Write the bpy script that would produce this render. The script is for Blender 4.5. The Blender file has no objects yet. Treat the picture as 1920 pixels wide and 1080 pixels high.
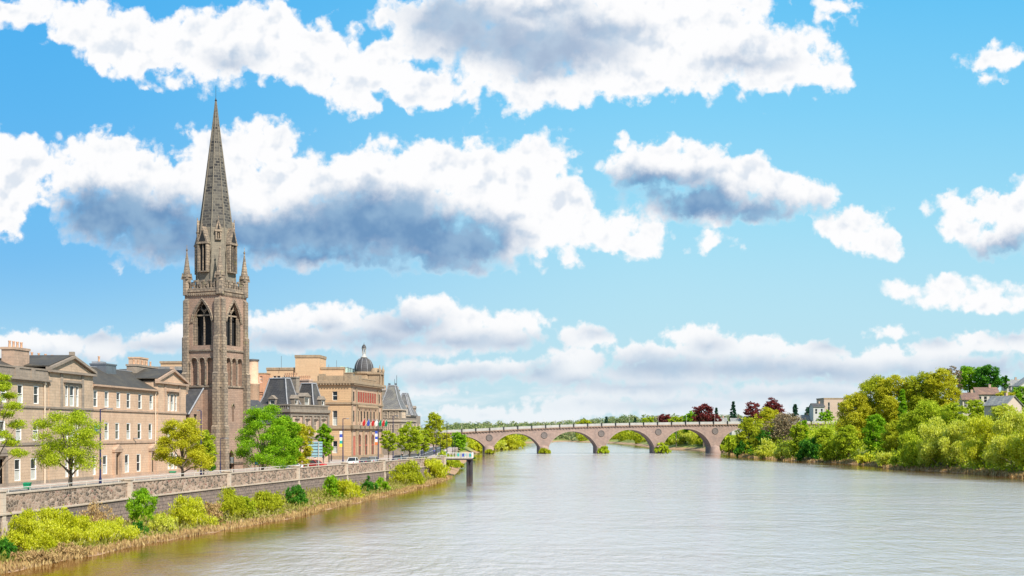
import bpy, bmesh, math, random
import numpy as np
from mathutils import Vector
R = math.radians
sc = bpy.context.scene
col = sc.collection
random.seed(7)

# ------------------------------------------------------------------ camera
CAM_Z = 10.0      # metres above the water
F = 2400.0        # focal length in photo pixels (1920 wide)
HX, HY = 960.0, 812.0
cd = bpy.data.cameras.new("camera")
cd.sensor_width = 36.0
cd.lens = 36.0 * F / 1920.0
cd.shift_y = (HY - 540.0) / 1920.0
cd.clip_start = 0.5
cd.clip_end = 30000.0
cam = bpy.data.objects.new("camera", cd)
cam.location = (0, 0, CAM_Z)
cam.rotation_euler = (R(90), 0, 0)
col.objects.link(cam)
sc.camera = cam

# ------------------------------------------------------------------ light
SUN_EL, SUN_AZ = R(44), R(38)          # azimuth measured from straight behind the camera towards the right bank
sun_dir = Vector((math.sin(SUN_AZ) * math.cos(SUN_EL), -math.cos(SUN_AZ) * math.cos(SUN_EL), math.sin(SUN_EL)))
sd = bpy.data.lights.new("sun", 'SUN')
sd.energy = 5.0
sd.angle = R(0.6)
sd.color = (1.0, 0.94, 0.84)
so = bpy.data.objects.new("sun", sd)
so.rotation_euler = sun_dir.to_track_quat('Z', 'Y').to_euler()
so.location = (60, -60, 80)
col.objects.link(so)
EXPO = 0.55
sc.view_settings.view_transform = 'Standard'
sc.view_settings.look = 'None'
sc.view_settings.gamma = 1.0
sc.view_settings.use_curve_mapping = False
sc.view_settings.exposure = EXPO

# ------------------------------------------------------------------ world: blue sky with cumulus
world = bpy.data.worlds.new("World")
sc.world = world
world.use_nodes = True
WN, WL = world.node_tree.nodes, world.node_tree.links
WN.clear()

class G:
    """tiny helper to write shader graphs as expressions"""
    def __init__(s, nodes, links): s.n, s.l = nodes, links
    def put(s, sock, v):
        if isinstance(v, bpy.types.NodeSocket): s.l.new(v, sock)
        elif v is not None:
            if hasattr(sock.default_value, '__len__') and not hasattr(v, '__len__'): v = (v,) * len(sock.default_value)
            if hasattr(sock.default_value, '__len__') and len(sock.default_value) == 4 and len(v) == 3: v = tuple(v) + (1,)
            sock.default_value = v
    def m(s, op, a, b=None, c=None, clamp=False):
        n = s.n.new('ShaderNodeMath'); n.operation = op; n.use_clamp = clamp
        for i, v in enumerate((a, b, c)):
            if v is not None: s.put(n.inputs[i], v)
        return n.outputs[0]
    def v(s, op, a, b=None, c=None, scale=None):
        n = s.n.new('ShaderNodeVectorMath'); n.operation = op
        for i, x in enumerate((a, b, c)):
            if x is not None: s.put(n.inputs[i], x)
        if scale is not None: s.put(n.inputs['Scale'], scale)
        return n.outputs['Value'] if op in ('LENGTH', 'DOT_PRODUCT', 'DISTANCE') else n.outputs['Vector']
    def noise(s, vec, scale, detail=4, rough=0.5, color=False, dist=0.0, lac=2.0, dim2=False):
        n = s.n.new('ShaderNodeTexNoise'); s.put(n.inputs['Vector'], vec)
        n.inputs['Scale'].default_value = scale; n.inputs['Detail'].default_value = detail
        n.inputs['Roughness'].default_value = rough; n.inputs['Distortion'].default_value = dist
        n.inputs['Lacunarity'].default_value = lac
        if dim2: n.noise_dimensions = '2D'
        return n.outputs['Color'] if color else n.outputs[0]
    def ramp(s, f, stops, interp='LINEAR'):
        n = s.n.new('ShaderNodeValToRGB'); s.put(n.inputs[0], f); cr = n.color_ramp; cr.interpolation = interp
        while len(cr.elements) > 1: cr.elements.remove(cr.elements[0])
        cr.elements[0].position = stops[0][0]; cr.elements[0].color = tuple(stops[0][1]) + (1,)
        for p, c in stops[1:]:
            e = cr.elements.new(p); e.color = tuple(c) + (1,)
        return n.outputs[0]
    def mr(s, f, a, b, c=0.0, d=1.0, smooth=True):
        n = s.n.new('ShaderNodeMapRange'); s.put(n.inputs[0], f)
        if smooth: n.interpolation_type = 'SMOOTHSTEP'
        for i, x in enumerate((a, b, c, d)): s.put(n.inputs[i + 1], x)
        return n.outputs[0]
    def mix(s, f, a, b, blend='MIX'):
        n = s.n.new('ShaderNodeMix'); n.data_type = 'RGBA'; n.blend_type = blend
        s.put(n.inputs[0], f); s.put(n.inputs[6], a); s.put(n.inputs[7], b)
        return n.outputs[2]
    def sep(s, v):
        n = s.n.new('ShaderNodeSeparateXYZ'); s.put(n.inputs[0], v); return n.outputs
    def comb(s, x=0.0, y=0.0, z=0.0):
        n = s.n.new('ShaderNodeCombineXYZ')
        for i, q in enumerate((x, y, z)): s.put(n.inputs[i], q)
        return n.outputs[0]

def lin(*rgb):
    return tuple(((c / 255.0) / 12.92 if c / 255.0 <= 0.04045 else ((c / 255.0 + 0.055) / 1.055) ** 2.4) for c in rgb)

# clouds are laid out by compass bearing and height above the horizon (units: 1/2400 of the tangent)
CLOUDS = [ # bearing, height coordinate, half width, half height
 (40,22,90,30),(170,40,80,34),(260,85,115,58),(370,95,110,62),(480,70,120,62),(570,100,110,66),(690,130,115,66),(785,165,55,48),(680,188,42,26),
 (830,55,110,70),(960,90,150,95),(1130,70,200,85),(1300,90,190,82),(1430,110,130,62),(1530,140,72,26),(1030,165,110,38),(1180,150,160,38),(990,20,200,60),(1200,20,120,40),
 (1270,10,160,40),
 (-40,310,160,60),(60,315,70,42),(0,400,46,46),(20,350,55,50),(190,285,80,38),(255,320,80,50),(150,330,70,42),(250,400,140,62),(420,290,95,48),(505,275,65,40),(400,350,120,60),(560,340,130,60),
 (690,330,100,60),(800,315,90,54),(890,320,85,58),(1010,300,72,56),(960,370,120,72),(1050,390,60,60),(1165,442,62,36),(1100,425,60,40),(1000,430,110,50),
 (700,410,230,78),(500,430,260,50),(820,455,170,44),(330,455,130,32),(1065,475,36,18),(560,480,150,18),(860,495,85,12),(300,490,36,9),
 (1195,310,52,36),(1290,310,95,44),(1380,335,80,42),(1460,360,85,36),(1535,372,48,28),(1340,385,150,34),(1600,420,62,34),(1640,440,44,34),(1265,437,14,7),(1345,455,18,7),(1165,265,10,12),
 (1830,395,60,30),(1890,385,55,38),(1960,400,70,70),(1880,450,60,26),(1800,425,40,26),
 (1705,542,40,16),(1760,555,60,22),(1850,565,70,24),(1930,575,50,18),(1770,537,40,14),
 (1885,100,50,20),(1860,92,28,12),(1862,147,16,8),(1560,22,26,12),(1605,12,22,8),(1560,40,20,6),(828,195,14,12),(275,162,14,8),
 (500,605,50,20),(555,600,50,24),(640,600,58,28),(720,618,60,30),(800,588,60,30),(870,600,60,26),(965,606,64,24),(900,630,120,28),(560,635,110,26),(760,655,120,16),
 (1095,632,52,26),(1140,640,24,12),
 (1300,628,66,20),(1210,662,66,22),(1340,655,80,28),(1430,655,70,26),(1520,665,70,26),(1600,690,80,30),(1670,625,36,14),(1660,670,60,24),(1760,660,70,24),(1840,645,60,22),(1930,645,60,26),(1780,690,130,26),(1450,690,180,26),
 (820,698,84,24),(905,695,54,22),(960,690,44,18),(1075,680,62,32),(1060,705,80,20),(770,690,40,14),
 (40,645,66,28),(110,650,60,24),(190,648,46,30),(310,640,60,22),(345,625,44,24),(-20,650,40,24),(250,645,34,14),
 (900,775,110,18),(1100,760,120,24),(1000,785,120,18),(1200,735,160,20),(1500,735,200,20),(800,735,60,12),(1350,765,200,22),(700,745,60,12),(1260,700,130,30),
]
DARKS = [ # shaded undersides: bearing, height, half width, half height, strength
 (920,72,140,52,.80),(1030,95,150,50,.80),(1110,60,120,34,.55),(850,40,100,50,.6),(1000,20,120,26,.4),(1400,112,100,26,.35),(1010,135,90,24,.45),(430,110,60,26,.15),
 (190,400,95,54,.95),(290,428,150,62,1.0),(440,456,160,54,1.0),(600,450,170,56,1.0),(700,420,140,66,1.0),(820,446,140,60,1.0),(890,445,90,44,.9),(760,490,190,30,.95),(330,480,120,26,.9),(180,365,70,22,.6),(380,468,140,24,.95),(560,475,110,22,.9),(880,475,70,16,.6),
 (1220,350,80,38,.95),(1310,378,100,40,1.0),(1410,398,100,26,.9),(1290,335,60,20,.5),(1500,402,60,14,.5),
 (1890,470,70,24,1.0),(1940,455,50,24,1.0),
 (540,640,90,18,.75),(700,640,90,20,.8),(770,612,60,24,.8),(860,640,90,14,.75),(960,642,60,12,.7),(620,612,24,16,.4),(345,650,50,12,.6),
 (1250,690,90,20,.9),(1200,684,56,18,.85),(1400,692,120,18,.8),(1540,702,120,18,.75),(1700,702,120,18,.7),(1850,692,110,20,.7),(1330,650,30,12,.5),(1550,650,30,12,.4),(1750,640,30,12,.3),(1900,632,40,12,.3),
 (840,710,100,12,.85),(1015,700,30,18,.7),(1080,716,66,10,.75),(950,705,60,10,.6),(100,680,120,14,.7),(190,630,46,14,.35),(300,650,60,12,.6),
 (1200,725,160,12,.5),(1500,740,180,12,.45),(700,670,80,10,.5),(1250,760,120,10,.4),(1120,625,30,10,.3),
]
g = G(WN, WL)
tc = WN.new('ShaderNodeTexCoord')
dx, dy, dz = g.sep(tc.outputs['Generated'])[:3]
ay = g.m('MAXIMUM', g.m('ABSOLUTE', dy), 0.02)
U = g.m('MULTIPLY_ADD', g.m('DIVIDE', dx, ay), F, HX)
V = g.m('MULTIPLY_ADD', g.m('DIVIDE', dz, ay), -F, HY)
P = g.comb(U, V, 0.0)
# fractal warping so that the outlines billow
Pn = g.v('SCALE', P, scale=0.01)
w1 = g.noise(Pn, 1.1, 1, 0.5, True, dim2=True)
w2 = g.noise(Pn, 4.2, 3, 0.6, True, dim2=True)
amp = g.mr(V, 480, 640, 1.0, 0.42)           # small far clouds near the horizon have finer edges
warp = g.v('MULTIPLY_ADD', g.v('SUBTRACT', w1, (.5, .5, .5)), g.v('SCALE', (56, 40, 0), scale=amp), P)
warp = g.v('MULTIPLY_ADD', g.v('SUBTRACT', w2, (.5, .5, .5)), g.v('SCALE', (26, 26, 0), scale=amp), warp)
def field(items, vec, k):
    acc = None
    for e in items:
        cx, cy, a, b = e[:4]
        q = g.v('MULTIPLY_ADD', vec, (1 / a, 1 / b, 0), (-cx / a, -cy / b, 0))
        hgt = min(b, 46)
        f = g.m('MULTIPLY_ADD', g.v('LENGTH', q), -hgt, hgt)
        if len(e) > 4: f = g.m('MULTIPLY_ADD', f, 1.0, -(1 - e[4]) * 16)
        acc = f if acc is None else g.m('SMOOTH_MAX', acc, f, k)
    return acc
fc = field(CLOUDS, warp, 7.0)
fbm = g.noise(Pn, 2.0, 7, 0.48, dim2=True)
lowk = g.mr(V, 500, 640)
fbm2 = g.noise(Pn, 4.6, 5, 0.52, dim2=True)
fbm = g.m('ADD', g.m('MULTIPLY', fbm, g.m('SUBTRACT', 1.0, lowk)), g.m('MULTIPLY', fbm2, lowk))
fbm_s = g.noise(Pn, 1.7, 3, 0.5, dim2=True)
vor = WN.new('ShaderNodeTexVoronoi'); vor.feature = 'F1'; vor.voronoi_dimensions = '2D'
g.put(vor.inputs['Vector'], g.v('SCALE', warp, scale=0.01)); vor.inputs['Scale'].default_value = 4.2
vor.inputs['Detail'].default_value = 1.0; vor.inputs['Roughness'].default_value = .6
puff = g.m('SUBTRACT', 0.45, vor.outputs['Distance'])
rough = g.m('ADD', g.m('MULTIPLY', g.m('SUBTRACT', fbm, .5), 66), g.m('MULTIPLY', puff, 10))
cf = g.m('ADD', g.m('ADD', fc, g.mr(V, 480, 640, 5.0, 1.0)), g.m('MULTIPLY', rough, amp))
fd = field(DARKS, warp, 14.0)
dark = g.mr(g.m('ADD', g.m('MULTIPLY_ADD', lowk, 5.0, fd), g.m('MULTIPLY', g.m('SUBTRACT', fbm_s, .5), g.m('MULTIPLY', amp, 26))), -20, 24)
cfd = g.m('MULTIPLY_ADD', dark, 10.0, cf)
alpha = g.mr(cfd, g.m('MULTIPLY_ADD', lowk, 4.0, -7.0), g.m('MULTIPLY_ADD', dark, g.m('MULTIPLY_ADD', lowk, -12.0, 24.0), g.m('MULTIPLY_ADD', lowk, -3.0, 11.0)))
# thin veils far down near the horizon
veil = g.m('MULTIPLY', g.noise(g.v('MULTIPLY', Pn, (.4, 1.7, 1)), 1.3, 4, .6, dim2=True), g.mr(V, 600, 760))
alpha = g.m('MAXIMUM', alpha, g.mr(veil, .40, .70, 0, .75))
# shading: billow relief + the shaded undersides
off = g.v('ADD', Pn, (-0.08, -0.16, 0))
fbm_o = g.noise(off, 1.7, 3, 0.5, dim2=True)
relief = g.m('SUBTRACT', fbm_s, fbm_o)
soft = g.mr(g.m('ADD', g.m('MULTIPLY', relief, 2.2), g.m('MULTIPLY', g.m('SUBTRACT', fbm_s, .5), .9)), -.05, .55, 0, .50)
soft = g.m('MULTIPLY', soft, g.mr(cf, 6, 40))
ccol = g.mix(soft, lin(254, 254, 255), lin(186, 206, 228))
topk = g.m('MULTIPLY', g.mr(V, 190, 320, .72, 1.0), g.mr(V, 520, 600, 1.0, .74))
ccol = g.mix(g.m('MULTIPLY', topk, g.m('MULTIPLY', dark, g.mr(cf, -20, 8))), ccol, g.mix(g.mr(fbm_s, .3, .72), lin(112, 152, 194), lin(146, 180, 212)))
ccol = g.mix(g.mr(V, 560, 800, 0, .36), ccol, lin(205, 226, 238))
# clear sky: Nishita, tinted to the photograph's exposure
sky = WN.new('ShaderNodeTexSky'); sky.sky_type = 'NISHITA'; sky.sun_disc = False
sky.sun_elevation = SUN_EL; sky.sun_rotation = math.pi - SUN_AZ
sky.air_density = 1.0; sky.dust_density = 0.6; sky.ozone_density = 1.5
SKY_STR = 0.10
elev = g.m('DIVIDE', V, 812.0)
blue = g.ramp(elev, [(0.0, lin(104, 200, 250)), (.25, lin(130, 212, 251)), (.5, lin(160, 224, 249)), (.72, lin(186, 230, 246)), (1.0, lin(208, 232, 240))])
lr = g.mr(U, 0, 1300)
blue = g.mix(lr, g.mix(.62, blue, lin(48, 164, 240)), blue)
blue = g.mix(g.mr(V, 450, 800, 0, 1), blue, g.ramp(elev, [(0.0, lin(130, 206, 246)), (.72, lin(176, 226, 244)), (1.0, lin(204, 230, 240))]))
nsky = g.v('MULTIPLY', sky.outputs[0], (SKY_STR, SKY_STR, SKY_STR))
clear = g.mix(.93, nsky, blue)
final = g.mix(alpha, clear, ccol)
lower = g.mr(dz, -.02, -.001)
final = g.mix(lower, lin(120, 125, 110), final)
bg = WN.new('ShaderNodeBackground'); bg.inputs[1].default_value = SKY_STR
# high cumulus overhead (outside the photograph) keeps the daylight white
oh = g.noise(tc.outputs['Generated'], 2.6, 5, .6)
final = g.mix(g.m('MULTIPLY', g.mr(oh, .42, .56), g.mr(dz, .36, .55)), final, lin(235, 238, 242))
g.put(bg.inputs[0], g.v('SCALE', final, scale=2 ** -EXPO / SKY_STR))
wo = WN.new('ShaderNodeOutputWorld'); WL.new(bg.outputs[0], wo.inputs[0])
world.cycles.sampling_method = 'MANUAL'
world.cycles.sample_map_resolution = 512

# ------------------------------------------------------------------ helpers
def at(px, D, z=0.0):
    return Vector(((px - HX) * D / F, D, z))
def zy(py, D):                       # height seen at photo row py at distance D
    return CAM_Z + (HY - py) * D / F

def tag(o, label=None, cat=None, group=None, kind=None):
    if label: o['label'] = label
    if cat: o['category'] = cat
    if group: o['group'] = group
    if kind: o['kind'] = kind
    return o
def empty(name, loc, rz=0.0):
    o = bpy.data.objects.new(name, None); col.objects.link(o)
    o.location = loc; o.rotation_euler = (0, 0, rz); o.empty_display_size = 0.3
    return o
def children(o): return [c for c in bpy.data.objects if c.parent == o]
def copy_tree(o, parent=None, kids=None):
    c = o.copy(); col.objects.link(c)
    if parent is not None: c.parent = parent
    for ch in list(o.children): copy_tree(ch, c)
    return c

class MB:
    """collects simple shapes, then links them as one mesh object"""
    def __init__(s): s.v = []; s.f = []; s.s = set()
    def add(s, vs, fs, smooth=False):
        n = len(s.v); s.v += [tuple(p) for p in vs]
        for f in fs:
            if smooth: s.s.add(len(s.f))
            s.f.append(tuple(i + n for i in f))
        return s
    def box(s, x0, x1, y0, y1, z0, z1):
        vs = [(x0,y0,z0),(x1,y0,z0),(x1,y1,z0),(x0,y1,z0),(x0,y0,z1),(x1,y0,z1),(x1,y1,z1),(x0,y1,z1)]
        return s.add(vs, [(0,3,2,1),(4,5,6,7),(0,1,5,4),(1,2,6,5),(2,3,7,6),(3,0,4,7)])
    def prism(s, poly, a0, a1, axis='y'):
        """extrude a 2D outline; axis y: outline in x,z; axis x: outline in y,z; axis z: outline in x,y"""
        n = len(poly)
        def P(p, a):
            if axis == 'y': return (p[0], a, p[1])
            if axis == 'x': return (a, p[0], p[1])
            return (p[0], p[1], a)
        vs = [P(p, a0) for p in poly] + [P(p, a1) for p in poly]
        fs = [tuple(range(n)), tuple(range(2 * n - 1, n - 1, -1))]
        for i in range(n): fs.append((i, i + n, (i + 1) % n + n, (i + 1) % n))
        return s.add(vs, fs)
    def lathe(s, cx, cy, prof, n=12, smooth=True, rot=0.0, sx=1, sy=1):
        m = len(prof); vs = []
        for r, z in prof:
            for i in range(n):
                a = rot + 2 * math.pi * i / n
                vs.append((cx + r * sx * math.cos(a), cy + r * sy * math.sin(a), z))
        fs = []
        for j in range(m - 1):
            for i in range(n):
                fs.append((j*n+i, j*n+(i+1)%n, (j+1)*n+(i+1)%n, (j+1)*n+i))
        s.add(vs, fs, smooth)
        s.add(vs[:n], [tuple(range(n-1, -1, -1))]); s.add(vs[-n:], [tuple(range(n))])
        return s
    def tube(s, pts, rad, n=6, smooth=True):
        pts = [Vector(p) for p in pts]; m = len(pts)
        if not hasattr(rad, '__len__'): rad = [rad] * m
        vs = []
        for k, p in enumerate(pts):
            d = (pts[min(k+1, m-1)] - pts[max(k-1, 0)]).normalized()
            a = d.cross(Vector((0, 0, 1)))
            if a.length < .05: a = d.cross(Vector((1, 0, 0)))
            a.normalize(); b = d.cross(a)
            for i in range(n):
                t = 2 * math.pi * i / n
                vs.append(p + (a * math.cos(t) + b * math.sin(t)) * rad[k])
        fs = []
        for j in range(m - 1):
            for i in range(n): fs.append((j*n+i, (j+1)*n+i, (j+1)*n+(i+1)%n, j*n+(i+1)%n))
        s.add(vs, fs, smooth)
        s.add(vs[:n], [tuple(range(n))]); s.add(vs[-n:], [tuple(range(n-1, -1, -1))])
        return s
    def build(s, name, mat, parent=None, loc=None, link=True):
        me = bpy.data.meshes.new(name)
        me.from_pydata(s.v, [], s.f)
        if s.s:
            sm = [i in s.s for i in range(len(s.f))]
            me.polygons.foreach_set('use_smooth', sm)
        bm = bmesh.new(); bm.from_mesh(me); bmesh.ops.recalc_face_normals(bm, faces=bm.faces); bm.to_mesh(me); bm.free()
        me.materials.append(mat)
        o = bpy.data.objects.new(name, me); col.objects.link(o)
        if parent is not None: o.parent = parent
        if loc is not None: o.location = loc
        return o

# ------------------------------------------------------------------ materials
def newmat(name):
    m = bpy.data.materials.new(name); m.use_nodes = True
    n, l = m.node_tree.nodes, m.node_tree.links
    b = n['Principled BSDF']
    return m, G(n, l), b
def stone(name, c1, c2, mortar, bw=0.9, bh=0.36, stain=.5, rough=.9, msize=.02, bump=.25, moss=0.0, streak=(.10,.09,.08), wc=(1.0,1.0), fine=.35, bias=0.0):
    """coursed ashlar: block pattern in wall coordinates, weathering blotches and rain streaks"""
    m, g, b = newmat(name)
    t = g.n.new('ShaderNodeTexCoord').outputs['Object']
    x, y, z = g.sep(t)[:3]
    w = g.comb(g.m('ADD', g.m('MULTIPLY', x, wc[0]), g.m('MULTIPLY', y, wc[1])), z, 0.0)
    br = g.n.new('ShaderNodeTexBrick'); g.put(br.inputs['Vector'], w)
    br.inputs['Scale'].default_value = 1.0; br.inputs['Brick Width'].default_value = bw; br.inputs['Row Height'].default_value = bh
    br.inputs['Mortar Size'].default_value = msize; br.inputs['Mortar Smooth'].default_value = .3; br.inputs['Bias'].default_value = bias
    g.put(br.inputs['Color1'], c1); g.put(br.inputs['Color2'], c2); g.put(br.inputs['Mortar'], mortar)
    n1 = g.noise(t, .35, 5, .65); n2 = g.noise(g.v('MULTIPLY', t, (1.5, 1.5, .18)), 1.0, 4, .6); n3 = g.noise(t, 3.0, 3, .6)
    c = g.mix(g.mr(n1, .42, .68, 0, stain), br.outputs['Color'], streak)
    c = g.mix(g.mr(n2, .50, .72, 0, stain * .8), c, streak)
    c = g.mix(g.mr(n3, .3, .7, 0, fine), c, tuple(min(1, q * 1.35) for q in c1))
    if moss: c = g.mix(g.mr(g.noise(t, .8, 4, .6), .60, .72, 0, moss), c, (.12, .15, .02))
    g.put(b.inputs['Base Color'], c); b.inputs['Roughness'].default_value = rough
    bp = g.n.new('ShaderNodeBump'); bp.inputs['Strength'].default_value = bump; bp.inputs['Distance'].default_value = .05
    g.put(bp.inputs['Height'], g.m('ADD', g.m('MULTIPLY', n3, .5), g.m('SUBTRACT', 1.0, br.outputs['Fac'])))
    g.l.new(bp.outputs[0], b.inputs['Normal'])
    return m
def flat(name, c, rough=.6, metal=0.0, var=.25, sc_=1.5):
    m, g, b = newmat(name)
    t = g.n.new('ShaderNodeTexCoord').outputs['Object']
    n = g.noise(t, sc_, 4, .6)
    g.put(b.inputs['Base Color'], g.mix(g.mr(n, .3, .7), tuple(q * (1 - var) for q in c), tuple(min(1, q * (1 + var)) for q in c)))
    b.inputs['Roughness'].default_value = rough; b.inputs['Metallic'].default_value = metal
    return m
def slate(name, c, bw=.5, bh=.28):
    m, g, b = newmat(name)
    t = g.n.new('ShaderNodeTexCoord').outputs['Object']
    x, y, z = g.sep(t)[:3]
    w = g.comb(g.m('ADD', x, g.m('MULTIPLY', y, .37)), g.m('MULTIPLY', z, 1.6), 0.0)
    br = g.n.new('ShaderNodeTexBrick'); g.put(br.inputs['Vector'], w)
    br.inputs['Brick Width'].default_value = bw; br.inputs['Row Height'].default_value = bh; br.inputs['Scale'].default_value = 1.0
    br.inputs['Mortar Size'].default_value = .03
    g.put(br.inputs['Color1'], c); g.put(br.inputs['Color2'], tuple(q * .65 for q in c)); g.put(br.inputs['Mortar'], tuple(q * .35 for q in c))
    n1 = g.noise(t, .5, 5, .65)
    cc = g.mix(g.mr(n1, .45, .7, 0, .55), br.outputs['Color'], (c[0] * 1.5, c[1] * 1.45, c[2] * 1.15))
    g.put(b.inputs['Base Color'], cc); b.inputs['Roughness'].default_value = .7
    return m
def leafmat(name, c1, c2, c3=None, trans=.44, scale=.5):
    """foliage: hue drifts through the crown and from leaf to leaf"""
    m, g, b = newmat(name)
    t = g.n.new('ShaderNodeTexCoord').outputs['Object']
    oi = g.n.new('ShaderNodeObjectInfo').outputs['Random']
    n = g.noise(g.v('ADD', t, g.comb(g.m('MULTIPLY', oi, 60.0), 0.0, 0.0)), scale, 3, .6)
    at_ = g.n.new('ShaderNodeAttribute'); at_.attribute_name = 'leaf'
    f = g.m('ADD', g.m('MULTIPLY', n, .75), g.m('MULTIPLY', at_.outputs['Fac'], .5))
    c = g.ramp(f, [(.32, c1), (.62, c2), (.86, c3 or c2)])
    g.put(b.inputs['Base Color'], c); b.inputs['Roughness'].default_value = .65
    b.inputs['Specular IOR Level'].default_value = .25
    tr = g.n.new('ShaderNodeBsdfTranslucent'); g.put(tr.inputs[0], c)
    mx = g.n.new('ShaderNodeMixShader'); mx.inputs[0].default_value = trans
    g.l.new(b.outputs[0], mx.inputs[1]); g.l.new(tr.outputs[0], mx.inputs[2])
    g.l.new(mx.outputs[0], g.n['Material Output'].inputs['Surface'])
    return m

M = {}
M['grey_ashlar'] = stone('grey_brown_ashlar', (.41,.295,.20), (.48,.35,.245), (.28,.205,.15), stain=.38, streak=(.15,.125,.10))
M['pink_ashlar'] = stone('pink_ashlar', (.50,.33,.22), (.55,.38,.26), (.36,.24,.17), stain=.28, streak=(.20,.14,.10))
M['grey_trim'] = stone('grey_dressed_trim', (.24,.19,.15), (.30,.24,.185), (.17,.14,.11), bw=1.6, stain=.5)
M['pink_trim'] = stone('pink_dressed_trim', (.40,.27,.19), (.46,.31,.22), (.28,.2,.14), bw=1.6, stain=.45, streak=(.14,.11,.09))
M['tower'] = stone('church_rubble', (.28,.18,.13), (.36,.24,.175), (.18,.12,.09), bw=.7, bh=.3, stain=.45, bump=.5, streak=(.12,.10,.085))
M['tower_trim'] = stone('church_quoins', (.33,.25,.175), (.17,.13,.10), (.07,.055,.045), bw=.75, bh=.45, stain=.7, msize=.05, moss=.35, streak=(.07,.065,.06))
M['spire'] = stone('spire_masonry', (.165,.145,.115), (.012,.012,.016), (.14,.125,.10), bw=.85, bh=.5, stain=.35, msize=.07, bump=.4, streak=(.05,.052,.055), wc=(.9,-.5), fine=.12, bias=.22)
M['spire_pale'] = stone('spire_pale_masonry', (.205,.175,.13), (.155,.13,.10), (.13,.11,.09), bw=.9, bh=.36, stain=.4, streak=(.13,.12,.10), wc=(.9,-.5))
M['gold'] = stone('gold_ashlar', (.46,.29,.16), (.52,.34,.19), (.36,.235,.13), bw=3.0, bh=.42, msize=.05, stain=.25, streak=(.28,.19,.12))
M['gold_pink'] = stone('pinkish_ashlar', (.45,.28,.19), (.50,.325,.225), (.42,.28,.19), bw=1.4, bh=.4, stain=.25, streak=(.28,.2,.14))
M['gold_dark'] = stone('weathered_gold_ashlar', (.33,.235,.15), (.28,.20,.125), (.2,.15,.1), bw=1.2, bh=.4, stain=.55, streak=(.12,.10,.08))
M['block'] = stone('buff_concrete_cladding', (.47,.31,.185), (.51,.345,.21), (.45,.31,.19), bw=6, bh=.6, msize=.02, stain=.18, streak=(.36,.26,.17))
M['french'] = stone('mauve_ashlar', (.42,.29,.22), (.48,.34,.26), (.30,.21,.17), bw=1.0, bh=.36, stain=.35, streak=(.2,.15,.13))
M['gothic'] = stone('grey_rubble', (.26,.21,.165), (.20,.165,.13), (.14,.12,.10), bw=.6, bh=.3, stain=.45)
M['orange'] = stone('orange_brickwork', (.50,.22,.12), (.58,.28,.15), (.4,.28,.2), bw=.25, bh=.09, stain=.2)
M['bridge'] = stone('pink_sandstone', (.265,.18,.148), (.34,.24,.198), (.19,.13,.11), bw=1.1, bh=.42, stain=.6, streak=(.15,.12,.11))
M['bridge_trim'] = stone('dressed_pink_sandstone', (.30,.215,.175), (.35,.255,.21), (.2,.145,.12), bw=.8, bh=.4, stain=.5, streak=(.17,.14,.13))
M['coping'] = stone('pale_coping', (.41,.335,.26), (.47,.39,.31), (.36,.3,.25), bw=2.4, bh=.5, stain=.35, streak=(.25,.2,.16))
M['pier_pale'] = stone('pale_pier_stone', (.44,.36,.285), (.49,.41,.33), (.3,.25,.2), bw=2, bh=.6, stain=.3, streak=(.25,.2,.16))
M['slate'] = slate('roof_slate', (.070,.066,.070)); M['slate_warm'] = slate('mossy_slate', (.066,.056,.046)); M['slate_pale'] = slate('pale_slate', (.17,.165,.165))
M['lead'] = flat('lead_flashing', (.24,.24,.255), .5, 0, .15)
M['redroof'] = slate('brown_tile', (.22,.13,.10))
M['white'] = flat('white_paint', (.78,.76,.72), .5, 0, .05)
M['cream'] = flat('cream_paint', (.62,.50,.38), .6, 0, .08)
M['black'] = flat('black_paint', (.012,.012,.013), .4, 0, .2)
M['navy'] = flat('navy_paint', (.012,.016,.075), .35, 0, .2)
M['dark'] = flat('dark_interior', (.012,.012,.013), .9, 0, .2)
M['red_void'] = flat('red_screen', (.30,.05,.03), .7, 0, .25)
M['redpaint'] = flat('dull_red_door', (.42,.12,.08), .6, 0, .15)
M['clay'] = flat('clay_pot', (.62,.36,.22), .8, 0, .3)
M['copper'] = flat('green_glazed_panel', (.38,.55,.50), .25, 0, .12)
M['steel'] = flat('grey_steel', (.20,.21,.23), .4, .6, .1)
M['signback'] = flat('pale_blue_metal', (.25,.42,.48), .5, 0, .08)
M['rail'] = flat('galvanised_rail', (.62,.58,.52), .45, .2, .1)
M['green_bin'] = flat('green_plastic', (.0,.20,.09), .45, 0, .1)
M['bluepaint'] = flat('blue_panel', (.01,.13,.55), .45, 0, .1)
M['bark'] = flat('bark', (.13,.10,.075), .95, 0, .4, 4)
M['palebark'] = flat('pale_bark', (.27,.21,.15), .95, 0, .3, 4)
M['tarmac'] = flat('tarmac', (.055,.054,.055), .9, 0, .25, .6)
M['paving'] = flat('pinkish_paving', (.36,.28,.235), .85, 0, .15, .5)
M['kerb'] = flat('granite_kerb', (.3,.28,.26), .8)
M['roadline'] = flat('road_paint', (.75,.74,.7), .7, 0, .06)
M['woodplank'] = flat('grey_timber', (.36,.30,.25), .8, 0, .2, 3)
M['tar'] = flat('tarred_timber', (.035,.028,.035), .8, 0, .3, 3)
M['glaze'], gg, bb = newmat('window_glass')
t_ = gg.n.new('ShaderNodeTexCoord').outputs['Object']; r_ = gg.n.new('ShaderNodeObjectInfo').outputs['Random']
gg.put(bb.inputs['Base Color'], gg.mix(gg.mr(r_, .55, 1.0, 0, .35, False), (.018,.022,.026), (.35,.34,.31)))
bb.inputs['Roughness'].default_value = .12; bb.inputs['Specular IOR Level'].default_value = .4
M['blind'] = flat('net_curtain', (.42,.42,.38), .9, 0, .1)
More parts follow.
